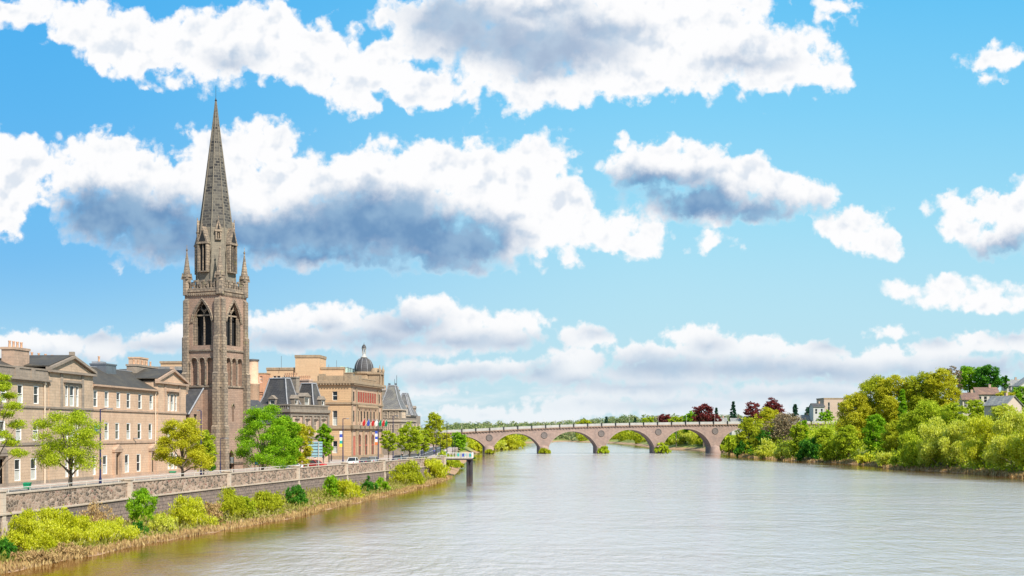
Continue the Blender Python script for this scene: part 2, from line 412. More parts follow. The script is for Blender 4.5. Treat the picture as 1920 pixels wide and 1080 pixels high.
# foliage kinds
M['lf_lime'] = leafmat('lime_leaves', (.20,.28,.008), (.40,.50,.012), (.56,.62,.04))
M['lf_gold'] = leafmat('golden_leaves', (.34,.33,.008), (.52,.50,.012), (.62,.60,.05))
M['lf_green'] = leafmat('fresh_green_leaves', (.09,.24,.004), (.23,.44,.006), (.37,.57,.02))
M['lf_olive'] = leafmat('olive_leaves', (.25,.28,.008), (.41,.45,.012), (.52,.55,.03))
M['lf_deep'] = leafmat('deep_green_leaves', (.02,.11,.008), (.05,.21,.010), (.14,.34,.02))
M['lf_willow'] = leafmat('willow_leaves', (.42,.45,.03), (.62,.65,.05), (.72,.73,.16), .52)
M['lf_yellow'] = leafmat('yellow_osier_leaves', (.36,.38,.01), (.60,.62,.008), (.72,.72,.10), .52)
M['lf_tan'] = leafmat('dry_twigs', (.22,.13,.055), (.42,.27,.11), (.52,.38,.16), .2)
M['lf_weed'] = leafmat('rough_weeds', (.14,.15,.02), (.30,.31,.04), (.44,.40,.13))
M['lf_bare'] = leafmat('bare_twigs', (.14,.10,.06), (.26,.19,.11), (.34,.28,.14), .15)
M['lf_crimson'] = leafmat('copper_beech_leaves', (.06,.010,.012), (.17,.025,.025), (.26,.05,.04), .25)
M['lf_pine'] = leafmat('dark_conifer_needles', (.006,.030,.018), (.015,.065,.035), (.03,.10,.05), .1)
M['lf_far'] = leafmat('distant_woodland', (.10,.16,.07), (.20,.26,.09), (.32,.30,.14), .2, .012)

# ------------------------------------------------------------------ the setting
WEST = [(-80,-60),(-60,0),(-42,60),(-35.8,92),(-34,104),(-32.2,117),(-28.6,135.6),(-25.2,151),(-24,168),(-21.8,184),(-17.7,218),(-14.9,258),(-13.4,289),(-15,400),(-19,600),(-14,720),(0,850),(6,1000),(10,1300),(60,1500),(400,1560)]
EAST = [(120,-60),(120,100),(118,200),(114.4,286),(114,300),(111.7,335),(105,352),(110,400),(110.7,415),(105,444),(99,470),(96.6,545),(101,600),(107,640),(112,700),(108,770),(95,805),(97,950),(104,1100),(102,1263),(90,1380),(60,1500),(-400,1560)]
WALL = [(-60,20),(-49.5,80),(-45.2,113),(-42.3,141),(-38,171),(-33.3,198),(-28.9,222),(-24.6,244),(-20.9,264),(-15.3,288)]
def ipx(line, y):
    ys = [p[1] for p in line]; xs = [p[0] for p in line]
    return float(np.interp(y, ys, xs))
def sm(a, b, x):
    t = max(0.0, min(1.0, (x - a) / (b - a))); return t * t * (3 - 2 * t)
def ground_h(x, y):
    w, e = ipx(WEST, y), ipx(EAST, y)
    if y < 1500 and w < x < e:
        return -max(0.0, min(1.5, min(x - w, e - x) * .35))
    if y >= 1500 or (y > 1480): return 1.0 + sm(1500, 2300, y) * (16 + 13 * sm(40, 200, x * 1900 / y)) + sm(2300, 5000, y) * 14
    if x <= w:
        t = w - x
        hb = .05 + .45 * sm(0, 10, t)
        hf = .05 + 3.4 * sm(0, 9, t)
        return hb + (hf - hb) * sm(282, 300, y)
    t = x - e
    hill = 3.0 * sm(0, 12, t)
    slope = .245 - .03 * sm(500, 620, y) - .17 * sm(680, 800, y)
    return hill + max(0, t - 9) * slope * (1 - .5 * sm(90, 260, t))
def terrain():
    xs = sorted(set([-3000,-1500,-800,-400,-250,-160,-120] + [round(-100 + 2.0*i,1) for i in range(0, 56)] + [12+6*i for i in range(13)] + [90 + 2.5*i for i in range(0, 36)] + [180,190,205,220,240,270,310,370,450,600,900,1500,3000]))
    ys = sorted(set([-200,-100,-40,0,20,40,55] + [60+3*i for i in range(0, 85)] + [315+8*i for i in range(0, 62)] + [820,850,880,920,960,1000,1060,1120,1200,1280,1360,1420,1460,1480,1500,1520,1560,1620,1700,1850,2000,2300,2700,3200,4000,6000,10000]))
    V_, F_ = [], []
    rng = random.Random(3)
    for y in ys:
        for x in xs:
            h = ground_h(x, y)
            if h > .3 and y < 900: h += rng.uniform(-.12, .12)
            V_.append((x, y, h))
    nx = len(xs)
    for j in range(len(ys) - 1):
        for i in range(nx - 1):
            F_.append((j*nx+i, j*nx+i+1, (j+1)*nx+i+1, (j+1)*nx+i))
    me = bpy.data.meshes.new('ground'); me.from_pydata(V_, [], F_); me.polygons.foreach_set('use_smooth', [True] * len(F_))
    m, g, b = newmat('earth_and_grass')
    t = g.n.new('ShaderNodeTexCoord').outputs['Object']
    z = g.sep(t)[2]
    n = g.noise(t, .25, 6, .6); n2 = g.noise(t, 1.6, 4, .7)
    mud = g.mix(g.mr(n2, .3, .7), (.24,.13,.07), (.42,.27,.15))
    grass = g.mix(g.mr(n, .35, .65), (.10,.14,.02), (.26,.26,.05))
    f = g.mr(g.m('ADD', z, g.m('MULTIPLY', g.m('SUBTRACT', n, .5), 1.6)), .7, 1.6)
    g.put(b.inputs['Base Color'], g.mix(f, mud, grass)); b.inputs['Roughness'].default_value = .95
    bp = g.n.new('ShaderNodeBump'); bp.inputs['Strength'].default_value = .6; bp.inputs['Distance'].default_value = .3
    g.put(bp.inputs['Height'], n2); g.l.new(bp.outputs[0], b.inputs['Normal'])
    me.materials.append(m)
    o = bpy.data.objects.new('ground', me); col.objects.link(o); tag(o, kind='structure')
terrain()

# the river
m, g, b = newmat('river_water')
t = g.n.new('ShaderNodeTexCoord').outputs['Object']
pos = g.v('MULTIPLY', t, (1, 1, 0))
wa = g.noise(g.v('MULTIPLY', pos, (.62, .30, 1)), .9, 5, .68, dim2=True)
wb = g.noise(g.v('MULTIPLY', pos, (.35, .55, 1)), .16, 4, .6, dist=.8, dim2=True)
wc = g.noise(g.v('MULTIPLY', pos, (.022, .028, 1)), 1.0, 3, .55, dim2=True)
hh = g.m('ADD', g.m('MULTIPLY', wa, .34), g.m('MULTIPLY', wb, .40))
x_, y_ = g.sep(t)[:2]
bp = g.n.new('ShaderNodeBump'); sh0 = g.n.new('ShaderNodeAttribute'); sh0.attribute_name = 'shore'
g.put(bp.inputs['Strength'], g.m('MULTIPLY', g.mr(wc, .38, .64, .45, 1.0), g.mr(sh0.outputs['Fac'], 3, 24, .12, 1.0))); bp.inputs['Distance'].default_value = 1.5
g.put(bp.inputs['Height'], hh); g.l.new(bp.outputs[0], b.inputs['Normal'])
shal = g.noise(g.v('MULTIPLY', pos, (.05, .03, 1)), 1.0, 4, .6, dim2=True)
sh_ = g.n.new('ShaderNodeAttribute'); sh_.attribute_name = 'shore'
near = g.mr(g.m('ADD', sh_.outputs['Fac'], g.m('MULTIPLY', g.m('SUBTRACT', shal, .5), 18)), 4, 20)
wcol = g.mix(near, g.mix(g.mr(shal, .35, .65), (.13,.047,.005), (.075,.040,.006)), (.43,.395,.385))
# broken water where the current runs over the shallows by the bridge piers
band = g.m('MULTIPLY', g.mr(y_, 575, 606), g.mr(y_, 640, 612))
fo = g.noise(g.v('MULTIPLY', pos, (.12, .5, 1)), 1.6, 5, .7, dim2=True)
foam = g.m('MULTIPLY', g.mr(fo, .56, .66), band)
g.put(b.inputs['Base Color'], g.mix(g.m('MULTIPLY', foam, .8), wcol, (.75,.75,.75)))
g.put(b.inputs['Roughness'], g.m('MULTIPLY_ADD', foam, .6, g.m('MULTIPLY_ADD', near, .08, .035))); b.inputs['IOR'].default_value = 1.33
g.put(b.inputs['Specular IOR Level'], g.m('MULTIPLY_ADD', near, .50, .25))
wx_ = sorted(set([-500,-300,-150,-100,300,500,900] + [-60+5*i for i in range(60)])); wy_ = sorted(set([-400,-200,0,50] + [70+10*i for i in range(62)] + [720,760,800,850,900,1000,1200,1400,1700]))
wv = [(x, y, 0) for y in wy_ for x in wx_]; nx_ = len(wx_)
me = bpy.data.meshes.new('water'); me.from_pydata(wv, [], [(q*nx_+i, q*nx_+i+1, (q+1)*nx_+i+1, (q+1)*nx_+i) for q in range(len(wy_)-1) for i in range(nx_-1)])
wa_ = me.attributes.new('shore', 'FLOAT', 'POINT'); wa_.data.foreach_set('value', [max(0.0, min(60.0, x-ipx(WEST, y), (ipx(EAST, y)-x)*.8)) for x, y, _ in wv]); me.materials.append(m)
o = bpy.data.objects.new('water', me); col.objects.link(o); tag(o, kind='structure')

# quay street: a raised sheet behind the river wall, carriageway, pavements, kerbs, centre line
ST = 3.8
line = [(x, y) for x, y in WALL] + [(-17, 310), (-19, 400), (-24, 600)]
def offs(d):
    out = []
    for i, (x, y) in enumerate(line):
        a = line[max(i-1, 0)]; c = line[min(i+1, len(line)-1)]
        tx, ty = c[0]-a[0], c[1]-a[1]; L = math.hypot(tx, ty)
        out.append((x - ty / L * d, y + tx / L * d))
    return out
def ribbon(name, d0, d1, z, mat, zb=None):
    A, B = offs(d0), offs(d1); mb = MB(); n = len(A)
    vs = [(p[0], p[1], z) for p in A] + [(p[0], p[1], z) for p in B]
    fs = [(i, i+1, n+i+1, n+i) for i in range(n-1)]
    mb.add(vs, fs)
    if zb is not None:
        for Q in (A, B):
            mb.add([(p[0], p[1], z) for p in Q] + [(p[0], p[1], zb) for p in Q], fs)
    o = mb.build(name, mat); tag(o, kind='structure'); return o
ribbon('pavement', .55, 4.2, ST, M['paving'], ST - 1.5)
ribbon('road', 4.36, 12.0, ST - .12, M['tarmac'])
ribbon('kerb', 4.2, 4.36, ST + .004, M['kerb'], ST - .5)
ribbon('road_marking', 8.0, 8.14, ST - .116, M['roadline'])
ribbon('far_kerb', 12.0, 12.16, ST + .004, M['kerb'], ST - .5)
ribbon('far_pavement', 12.16, 70, ST, M['paving'])

# river wall (retaining wall) with ledge, parapet, coping, pale buttress piers, rail
m, g, b = newmat('rubble_wall')
t = g.n.new('ShaderNodeTexCoord').outputs['Object']
x_, y_, z_ = g.sep(t)[:3]
w = g.comb(y_, g.m('MULTIPLY', z_, 1.7), 0.0)
w = g.v('ADD', w, g.v('SCALE', g.noise(w, 1.2, 2, .5, True), scale=.25))
vo = g.n.new('ShaderNodeTexVoronoi'); vo.voronoi_dimensions = '2D'; g.put(vo.inputs['Vector'], w); vo.inputs['Scale'].default_value = 1.9
vd = g.n.new('ShaderNodeTexVoronoi'); vd.voronoi_dimensions = '2D'; vd.feature = 'DISTANCE_TO_EDGE'; g.put(vd.inputs['Vector'], w); vd.inputs['Scale'].default_value = 1.9
cellv = g.sep(vo.outputs['Color'])[0]
c = g.ramp(cellv, [(0, (.05,.038,.03)), (.3, (.17,.115,.08)), (.6, (.31,.205,.145)), (.85, (.42,.31,.24)), (1, (.24,.11,.08))])
c = g.mix(g.mr(vd.outputs['Distance'], 0.0, .10), (.40,.33,.26), c)
big = g.noise(t, .18, 5, .65)
c = g.mix(g.mr(big, .42, .7, 0, .30), c, (.30,.23,.18))
c = g.mix(g.mr(g.noise(t, .5, 4, .6), .6, .75, 0, .5), c, (.10,.085,.08))
g.put(b.inputs['Base Color'], c); b.inputs['Roughness'].default_value = .95
bp = g.n.new('ShaderNodeBump'); bp.inputs['Strength'].default_value = .7; bp.inputs['Distance'].default_value = .08
g.put(bp.inputs['Height'], vd.outputs['Distance']); g.l.new(bp.outputs[0], b.inputs['Normal'])
M['rubble'] = m
M['rubble_low'] = stone('damp_lower_wall', (.25,.19,.155), (.14,.11,.10), (.08,.065,.06), bw=.85, bh=.4, stain=.65, msize=.05, bump=.9, streak=(.08,.065,.065), fine=.6)
wall = empty('river_wall', (WALL[2][0], WALL[2][1], 0)); tag(wall, 'long rubble stone river wall with pale coping and buttress piers along the left bank', 'wall')
W0 = Vector(wall.location)
def wline(d):
    out = []
    for i, (x, y) in enumerate(WALL):
        a = WALL[max(i-1, 0)]; c2 = WALL[min(i+1, len(WALL)-1)]
        tx, ty = c2[0]-a[0], c2[1]-a[1]; L = math.hypot(tx, ty)
        out.append((x - ty / L * d - W0.x, y + tx / L * d - W0.y))
    return out
def wstrip(name, d0, d1, z0, z1, mat):
    A, B = wline(d0), wline(d1); n = len(A); mb = MB()
    vs = [(p[0], p[1], z) for z in (z0, z1) for Q in (A, B) for p in Q]
    fs = []
    for i in range(n-1):
        fs += [(i, i+1, 2*n+i+1, 2*n+i), (n+i, 3*n+i, 3*n+i+1, n+i+1), (2*n+i, 2*n+i+1, 3*n+i+1, 3*n+i), (i, n+i, n+i+1, i+1)]
    fs += [(0, 2*n, 3*n, n), (n-1, 2*n-1, 4*n-1, 3*n-1)]
    mb.add(vs, fs); return mb.build(name, mat, wall)
wstrip('lower_wall', -.35, .55, -.5, 2.74, M['rubble_low'])
wstrip('ledge', -.5, .5, 2.74, 2.88, M['coping'])
wstrip('parapet', -.05, .5, 2.88, 4.53, M['rubble'])
wstrip('coping', -.14, .58, 4.53, 4.66, M['coping'])
for (x, y) in WALL[1:]:
    i = WALL.index((x, y)); a = WALL[i-1]; ang = math.atan2(y-a[1], x-a[0])
    mb = MB(); mb.box(-.3, .3, -.42, .7, 2.2, 4.8); mb.box(-.38, .38, -.5, .78, 4.8, 4.95); mb.prism([(-.42,2.2),(.42,2.2),(.28,.6),(-.28,.6)], -.5, .6, 'y')
    p = mb.build('buttress_pier', M['pier_pale'], wall, (x - W0.x, y - W0.y, 0)); p.rotation_euler.z = ang
# steel rail on the coping
rail = empty('safety_rail', (WALL[2][0], WALL[2][1], 4.66)); tag(rail, 'thin pale metal rail running along the top of the river wall', 'railing')
mb = MB(); ps = wline(.25); mb.tube([(p[0], p[1], .36) for p in ps], .045, 5); mb.build('rail_bar', M['rail'], rail)
rpost = None
for i in range(1, len(ps) - 1):
    a, c2 = Vector(ps[i]+(0,)), Vector(ps[i+1]+(0,)); n = int((c2-a).length / 4)
    for k in range(n):
        q = a.lerp(c2, (k + .5) / n)
        if rpost is None:
            mb = MB(); mb.tube([(0,0,0),(0,0,.36)], .035, 4); rpost = mb.build('rail_post', M['rail'], rail, q)
        else:
            r2 = rpost.copy(); col.objects.link(r2); r2.location = q

# ------------------------------------------------------------------ buildings
class Bld:
    """local frame: x along the street front (away from the camera), y inland, z up from street level"""
    def __init__(s, name, corner, theta, label, base=ST):
        s.th = theta; s.A = Vector((corner.x, corner.y, base)); s.base = base
        s.o = empty(name, s.A, math.pi/2 - theta); tag(s.o, label, 'building')
    def u(s, px, y=0.0):                                 # where photo column px meets the plane at depth y
        k = (px - HX) / F; c, n = math.cos(s.th), math.sin(s.th)
        return (k * (s.A.y + y * n) - s.A.x + y * c) / (n - k * c)
    def D(s, px, y=0.0):
        return s.A.y + s.u(px, y) * math.cos(s.th) + y * math.sin(s.th)
    def z(s, px, py, y=0.0): return zy(py, s.D(px, y)) - s.base
    def px(s, u, y=0.0):
        X = s.A.x + u * math.sin(s.th) - y * math.cos(s.th); Dd = s.A.y + u * math.cos(s.th) + y * math.sin(s.th)
        return HX + X / Dd * F

def facade(mb, O, ax, x0, x1, z0, z1, ops, rec=.12):
    """wall face in the plane through O along ax (unit, horizontal) with real recessed openings.
    ops: (u0, u1, za, zb, arch) arch 0 = square, 1 = round, 2 = pointed. inward = rotate ax by +90 deg"""
    O = Vector(O); ax = Vector(ax); inn = Vector((-ax.y, ax.x, 0))
    def P(u, z, d=0.0): return O + ax * u + inn * d + Vector((0, 0, z))
    us = sorted(set([x0, x1] + [q for o in ops for q in o[:2]])); zs = sorted(set([z0, z1] + [q for o in ops for q in o[2:4]]))
    for i in range(len(us)-1):
        for j in range(len(zs)-1):
            cu, cz = (us[i]+us[i+1])/2, (zs[j]+zs[j+1])/2
            if any(o[0] < cu < o[1] and o[2] < cz < o[3] for o in ops): continue
            mb.add([P(us[i],zs[j]),P(us[i+1],zs[j]),P(us[i+1],zs[j+1]),P(us[i],zs[j+1])], [(0,1,2,3)])
    for o in ops:
        a, b, c, d = o[:4]; arch = o[4] if len(o) > 4 else 0; w = b - a
        if arch:
            sp = d - (w/2 if arch == 1 else w * .86); sp = max(sp, c)
            def top(t):
                if arch == 1: return sp + (d-sp) * math.sqrt(max(0, 1 - (2*t-1)**2))
                q = 1 - abs(2*t-1); return sp + (d-sp) * math.sqrt(max(0, 1 - (1 - q*.999)**1.6)) * (1 - .0 * q) if False else sp + (d-sp) * (q ** .62)
            N = 10; cur = [(a + w*k/N, top(k/N)) for k in range(N+1)]
            for k in range(N):
                (p, pz), (q, qz) = cur[k], cur[k+1]
                mb.add([P(p,pz),P(q,qz),P(q,d),P(p,d)], [(0,1,2,3)])
                mb.add([P(p,pz),P(q,qz),P(q,qz,rec),P(p,pz,rec)], [(0,1,2,3)])
            sides = [(a,c,a,sp),(b,c,b,sp),(a,c,b,c)]
        else: sides = [(a,c,a,d),(b,c,b,d),(a,c,b,c),(a,d,b,d)]
        for (p,pz,q,qz) in sides: mb.add([P(p,pz),P(q,qz),P(q,qz,rec),P(p,pz,rec)], [(0,1,2,3)])

WINC = {}
def window(par, u, z0, z1, w, y=.09, style='sash', fm='white', face=0, name='window'):
    """frame mesh with a pane child; face 0 looks to the river (-y), face 1 looks along -x"""
    key = (round(w,2), round(z1-z0,2), style, fm)
    h = z1 - z0
    if key not in WINC:
        f = MB(); t = .11 if style != 'dark' else .07
        f.box(-w/2, -w/2+t, -.06, .06, 0, h); f.box(w/2-t, w/2, -.06, .06, 0, h); f.box(-w/2+t, w/2-t, -.06, .06, 0, t); f.box(-w/2+t, w/2-t, -.06, .06, h-t, h)
        if style in ('sash', 'dark'): f.box(-w/2+t, w/2-t, -.05, .05, h*.5, h*.5+.08)
        if style == 'cross': f.box(-.04, .04, -.05, .05, t, h-t); f.box(-w/2+t, -.04, -.05, .05, h*.6, h*.6+.08); f.box(.04, w/2-t, -.05, .05, h*.6, h*.6+.08)
        p = MB(); p.box(-w/2+.03, w/2-.03, .065, .10, .03, h-.03)
        fo = f.build(name, M[fm], par); po = p.build('pane', M['glaze'], fo)
        cu = None
        if style == 'sash':
            c = MB(); hh = h * .46; c.box(-w/2+t+.01, w/2-t-.01, .045, .06, t+.01, hh); cu = c.build('net_curtain', M['blind'], fo)
        WINC[key] = (fo.data, po.data, cu.data if cu else None)
    else:
        a, b, c = WINC[key]
        fo = bpy.data.objects.new(name, a); col.objects.link(fo); fo.parent = par
        po = bpy.data.objects.new('pane', b); col.objects.link(po); po.parent = fo
        if c and random.random() < .6:
            cu = bpy.data.objects.new('net_curtain', c); col.objects.link(cu); cu.parent = fo
    if face == 0: fo.location = (u, y, z0)
    elif face == 1: fo.location = (y, u, z0); fo.rotation_euler.z = -math.pi/2
    return fo
def cornice(mb, x0, x1, y, z, h=.4, d=.45, ends=True, back=.3):
    mb.box(x0, x1, y-d*.45, y+back, z, z+h*.45); mb.box(x0-(.15 if ends else 0), x1+(.15 if ends else 0), y-d, y+back, z+h*.45, z+h)
def pot(par, x, y, z, h=.8):
    mb = MB(); mb.lathe(0, 0, [(.17,0),(.14,h*.8),(.18,h*.85),(.18,h)], 8); return mb.build('chimney_pot', M['clay'], par, (x, y, z))
def chimney(par, x0, x1, y0, y1, z0, z1, mat, pots, along='x'):
    mb = MB(); mb.box(x0,x1,y0,y1,z0,z1-.3); mb.box(x0-.12,x1+.12,y0-.12,y1+.12,z1-.3,z1)
    c = mb.build('chimney', mat, par)
    for i in range(pots):
        t = (i+.5)/pots
        if along == 'x': pot(c, x0+(x1-x0)*t, (y0+y1)/2, z1)
        else: pot(c, (x0+x1)/2, y0+(y1-y0)*t, z1)
    return c
def downpipe(par, x, y, z0, z1, mat='cream'):
    mb = MB(); mb.tube([(x,y,z0),(x,y,z1)], .09, 6); mb.box(x-.2,x+.2,y-.15,y+.15,z1,z1+.35); return mb.build('downpipe', M[mat], par)
def pediment(mb, x0, x1, y, z, h, d=.45):
    """raking cornices over a triangular field"""
    m = (x0+x1)/2; t = .35
    mb.prism([(x0-.4,z),(x0-.4,z+t),(m,z+h+t),(m,z+h)], y-d, y+.3); mb.prism([(x1+.4,z),(m,z+h),(m,z+h+t),(x1+.4,z+t)], y-d, y+.3)
    mb.box(x0-.4, x1+.4, y-d, y+.28, z-.3, z-.002)

# --- the two terraces at the left -------------------------------------------------
TH = R(5.6)
TA = at(-136, 132); TA = Vector((-60.3, 132, 0))
g1 = Bld('terraced_building', TA, TH, 'grey brown three storey stone building with pedimented bay and tall triple window, far left')
U = g1.u
def terrace_rows(b, tops, mids, grounds, doors, body_x0, body_x1, bays, wallm, trimm, eave_z, roofm, dpipes, ridge, left_hip=False):
    o = b.o; wz = dict(t=(9.75,11.95), m=(5.3,7.65), g=(.55,3.15))
    ops = []; wins = []
    for lst, k, w in ((tops,'t',1.35),(mids,'m',1.4),(grounds,'g',1.5)):
        for px in lst:
            u = b.u(px); ops.append((u-w/2, u+w/2)+wz[k]); wins.append((u, wz[k], w))
    for px in doors:
        u = b.u(px); ops.append((u-.75, u+.75, .02, 3.2))
    ins = lambda q: any(bx[0] < (q[0]+q[1])/2 < bx[1] for bx in bays)
    main = [q for q in ops if not ins(q)]
    mb = MB(); facade(mb, (0,0,0), (1,0,0), body_x0, body_x1, 0, eave_z, main)
    mb.box(body_x0, body_x1, .8, 10.5, 0, eave_z-.01)     # body of the house behind the front wall
    mb.add([(body_x0,0,0),(body_x0,.8,0),(body_x0,.8,eave_z),(body_x0,0,eave_z)],[(0,1,2,3)])
    mb.add([(body_x1,0,0),(body_x1,.8,0),(body_x1,.8,eave_z),(body_x1,0,eave_z)],[(0,1,2,3)])
    mb.build('wall', wallm, o)
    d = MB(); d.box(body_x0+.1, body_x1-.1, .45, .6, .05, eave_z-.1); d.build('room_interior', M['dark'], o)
    for (u, z, w) in wins:
        if not any(bx[0] < u < bx[1] for bx in bays): window(o, u, z[0], z[1], w)
    for (x0, x1, pxs) in bays:                            # projecting pedimented bay
        pj = -.16; top = 14.1; m_ = (x0+x1)/2; q = MB(); bo = []
        for (za, zb, tri) in ((9.65,12.35,1),(5.1,7.7,1),(.55,3.15,1)):
            for k in (-1, 0, 1):
                w = .8 if k else 1.35; c = m_ + k * 1.55
                bo.append((c-w/2, c+w/2, za, zb))
        facade(q, (0,pj,0), (1,0,0), x0, x1, 0, top, bo, .1)
        for xx in (x0, x1): q.add([(xx,pj,0),(xx,.9,0),(xx,.9,top),(xx,pj,top)],[(0,1,2,3)])
        q.box(x0+.02, x1-.02, .95, 8, eave_z, top-.02)
        q.build('bay_wall', wallm, o)
        for (c0, c1, za, zb) in bo: window(o, (c0+c1)/2, za, zb, c1-c0, pj+.08)
        p = MB(); pediment(p, x0, x1, pj, top, 1.75)
        for kk, zz in ((0, 12.65),(1, 8.05)):             # hoods on consoles over the triple windows
            p.box(m_-2.5, m_+2.5, pj-.45, pj-.002, zz, zz+.28); p.box(m_-2.3, m_+2.3, pj-.2, pj-.002, zz-.3, zz)
        for s in (-1, 1):
            p.box(m_+s*3.1-.35, m_+s*3.1+.35, pj-.1, pj-.002, 9.2, top-.31); 
        p.box(m_-.25, m_+.25, pj-.3, pj+.3, top+2.1, top+2.6)
        p.build('pediment', trimm, o)
        f = MB(); f.prism([(x0,top),(x1,top),(m_,top+1.75)], pj-.05, 8, 'y'); f.build('pediment_field', wallm, o)
        r = MB(); r.prism([(x0-.4,top+.36),(m_,top+2.12),(m_,top+2.2),(x0-.4,top+.5)], pj-.1, 8.5); r.prism([(x1+.4,top+.36),(x1+.4,top+.5),(m_,top+2.2),(m_,top+2.12)], pj-.1, 8.5)
        r.build('bay_roof', roofm, o)
    t = MB()
    segs = []; cur = body_x0
    for (x0, x1, _) in sorted(bays):
        if x0 > cur: segs.append((cur, x0, 0.0))
        segs.append((x0, x1, -.16)); cur = x1
    if cur < body_x1: segs.append((cur, body_x1, 0.0))
    for (x0, x1, y) in segs:
        e = .002 if y else 0
        t.box(x0, x1, y-.16, y-.002, 9.25+e, 9.5+e); t.box(x0, x1, y-.14, y-.002, 4.75+e, 5.05+e); t.box(x0, x1, y-.12, y-.002, 0, .35+e)
        cornice(t, x0, x1, y, 12.35 if y == 0 else 14.102-.5, .42, .5, ends=False, back=.02) if y == 0 else None
    t.build('string_course', trimm, o)
    for px in doors:
        u = b.u(px); q = MB()
        q.box(u-1.25,u-.8,-.35,-.002,0,3.55); q.box(u+.8,u+1.25,-.35,-.002,0,3.55); q.box(u-1.4,u+1.4,-.45,-.002,3.55,3.85)
        q.prism([(u-1.45,3.86),(u+1.45,3.86),(u,4.6)], -.5, -.002); q.build('door_surround', trimm, o)
        dd = MB(); dd.box(u-.72,u+.72,.3,.36,.05,2.6); dr = dd.build('door', M['black'], o)
        fl = MB(); fl.box(u-.72,u+.72,.3,.35,2.65,3.2); fl.build('fanlight', M['glaze'], o)
        k = MB(); k.lathe(0,0,[(.04,0),(.06,.05),(.04,.1)],6); k.build('door_knob', M['lead'], dr, (u+.5,.26,1.1))
    for px, zt in dpipes: downpipe(o, b.u(px), -.14, 0, zt)
def gable_roof(o, x0, x1, y0, y1, z, ridge_y, ridge_z, mat, hip0=0, hip1=0, over=.3):
    mb = MB()
    v = [(x0,y0-over,z),(x1,y0-over,z),(x1,y1+over,z),(x0,y1+over,z),(x0+hip0,ridge_y,ridge_z),(x1-hip1,ridge_y,ridge_z)]
    mb.add(v, [(0,1,5,4),(1,2,5),(2,3,4,5),(3,0,4),(3,2,1,0)])
    r = mb.build('roof', mat, o)
    k = MB(); k.box(x0+hip0, x1-hip1, ridge_y-.12, ridge_y+.12, ridge_z-.02, ridge_z+.12); k.build('ridge', M['lead'], r)
    return r
xj = U(172)
b0, b1_ = U(90.5), U(172)
terrace_rows(g1, [-25,7,38,68], [-26,4,35,66.6], [-30,33,63], [0], -15, xj, [(b0, b1_, None)], M['grey_ashlar'], M['grey_trim'], 12.8, M['slate_warm'], [(82,12.2)], 0)
q = MB(); q.box(-15, b0, -.1, .4, 12.78, 13.9); q.box(-15, b0, -.2, .5, 13.9, 14.1)
for px in (30, 60): q.box(U(px)-.5,U(px)+.5,-.2,-.11,12.8,13.9)
q.build('parapet', M['grey_trim'], g1.o)
gable_roof(g1.o, -15, xj, .5, 10, 13.2, 5.2, 15.3, M['slate_warm'])
chimney(g1.o, g1.u(26,3), g1.u(55,3), 3, 4.6, 13.5, 16.75, M['pink_trim'], 4)
chimney(g1.o, g1.u(60,7), g1.u(122,7), 6.8, 8.2, 13.5, 16.2, M['pink_trim'], 5)
g2o = Bld('terraced_building', g1.A + Vector((math.sin(TH), math.cos(TH), 0)) * xj, TH, 'pink stone three storey terraced building with two pedimented doorways, beside the church tower')
U2 = g2o.u; L2 = U2(347)
terrace_rows(g2o, [179,200,222,241,262.5,283.5], [200,220,241,261.5,282], [175,197,238,260], [218,285], .02, L2, [(U2(294), L2-.1, None)], M['pink_ashlar'], M['pink_trim'], 12.8, M['slate_warm'], [(290,12.2)], 0)
gable_roof(g2o.o, .02, L2, .2, 10.2, 12.82, 5.2, 15.7, M['slate_warm'], hip1=0)
mb = MB(); mb.prism([(x, z) for x, z in ((-.25,12.9),(5.2,16.0),(10.4,12.9))], 0.0, .3, 'x'); mb.build('skew_gable', M['pink_trim'], g2o.o)
chimney(g2o.o, g2o.u(249,5), g2o.u(288,5), 4.4, 6.0, 14, 16.9, M['grey_trim'], 5)
mb = MB(); mb.box(g2o.u(259,7), g2o.u(275,7), 6.8, 8.6, 13, 18.2); mb.box(g2o.u(259,7)-.1, g2o.u(275,7)+.1, 6.7, 8.7, 18.2, 18.45); mb.build('tall_chimney', M['pink_ashlar'], g2o.o)
chimney(g2o.o, g2o.u(184,5), g2o.u(192,5), 4.6, 5.8, 14, 16.6, M['lead'], 1)
mb = MB(); mb.box(g2o.u(194,4), g2o.u(213,4), 3.6, 6.0, 14.6, 16.1); mb.box(g2o.u(194,4)-.1, g2o.u(213,4)+.1, 3.5, 6.1, 16.1, 16.3); mb.build('roof_dormer', M['steel'], g2o.o)

# --- the church: tower, spire, nave -------------------------------------------------
CT = R(24); WT = 7.4
cn = at(413, 216)
ch = Bld('church', cn, CT, 'tall stone church with broached spire, pinnacled belfry tower and slate nave')
C = ch.o
# local: corner at origin; river face along +x (length WT) at y=0; street-end face at x=0 going +y (inland)
zc = lambda py: zy(py, 217) - ST
Z_top, Z_bel0, Z_str, Z_arc0 = zc(545), zc(655), zc(658), zc(726)
mb = MB()
bell_f = [(1.6, 5.8, zc(647), zc(561), 2)]
arc_f = [(1.35,2.75,zc(722),zc(671),1),(3.05,4.3,zc(722),zc(671),1),(4.6,6.0,zc(722),zc(671),1)]
slit = [(3.3,3.8,zc(790),zc(757),2)]
facade(mb, (0,0,0), (1,0,0), 0, WT, 0, Z_top, bell_f+arc_f+slit+[(2.2,3.9,.1,3.4,2)], .75)
facade(mb, (0,WT,0), (0,-1,0), 0, WT, 0, Z_top, bell_f+arc_f, .75)
mb.box(WT-.02, WT, .0, WT, 0, Z_top); mb.box(0, WT, WT-.02, WT, 0, Z_top)
mb.add([(0,0,Z_top),(WT,0,Z_top),(WT,WT,Z_top),(0,WT,Z_top)], [(0,1,2,3)])
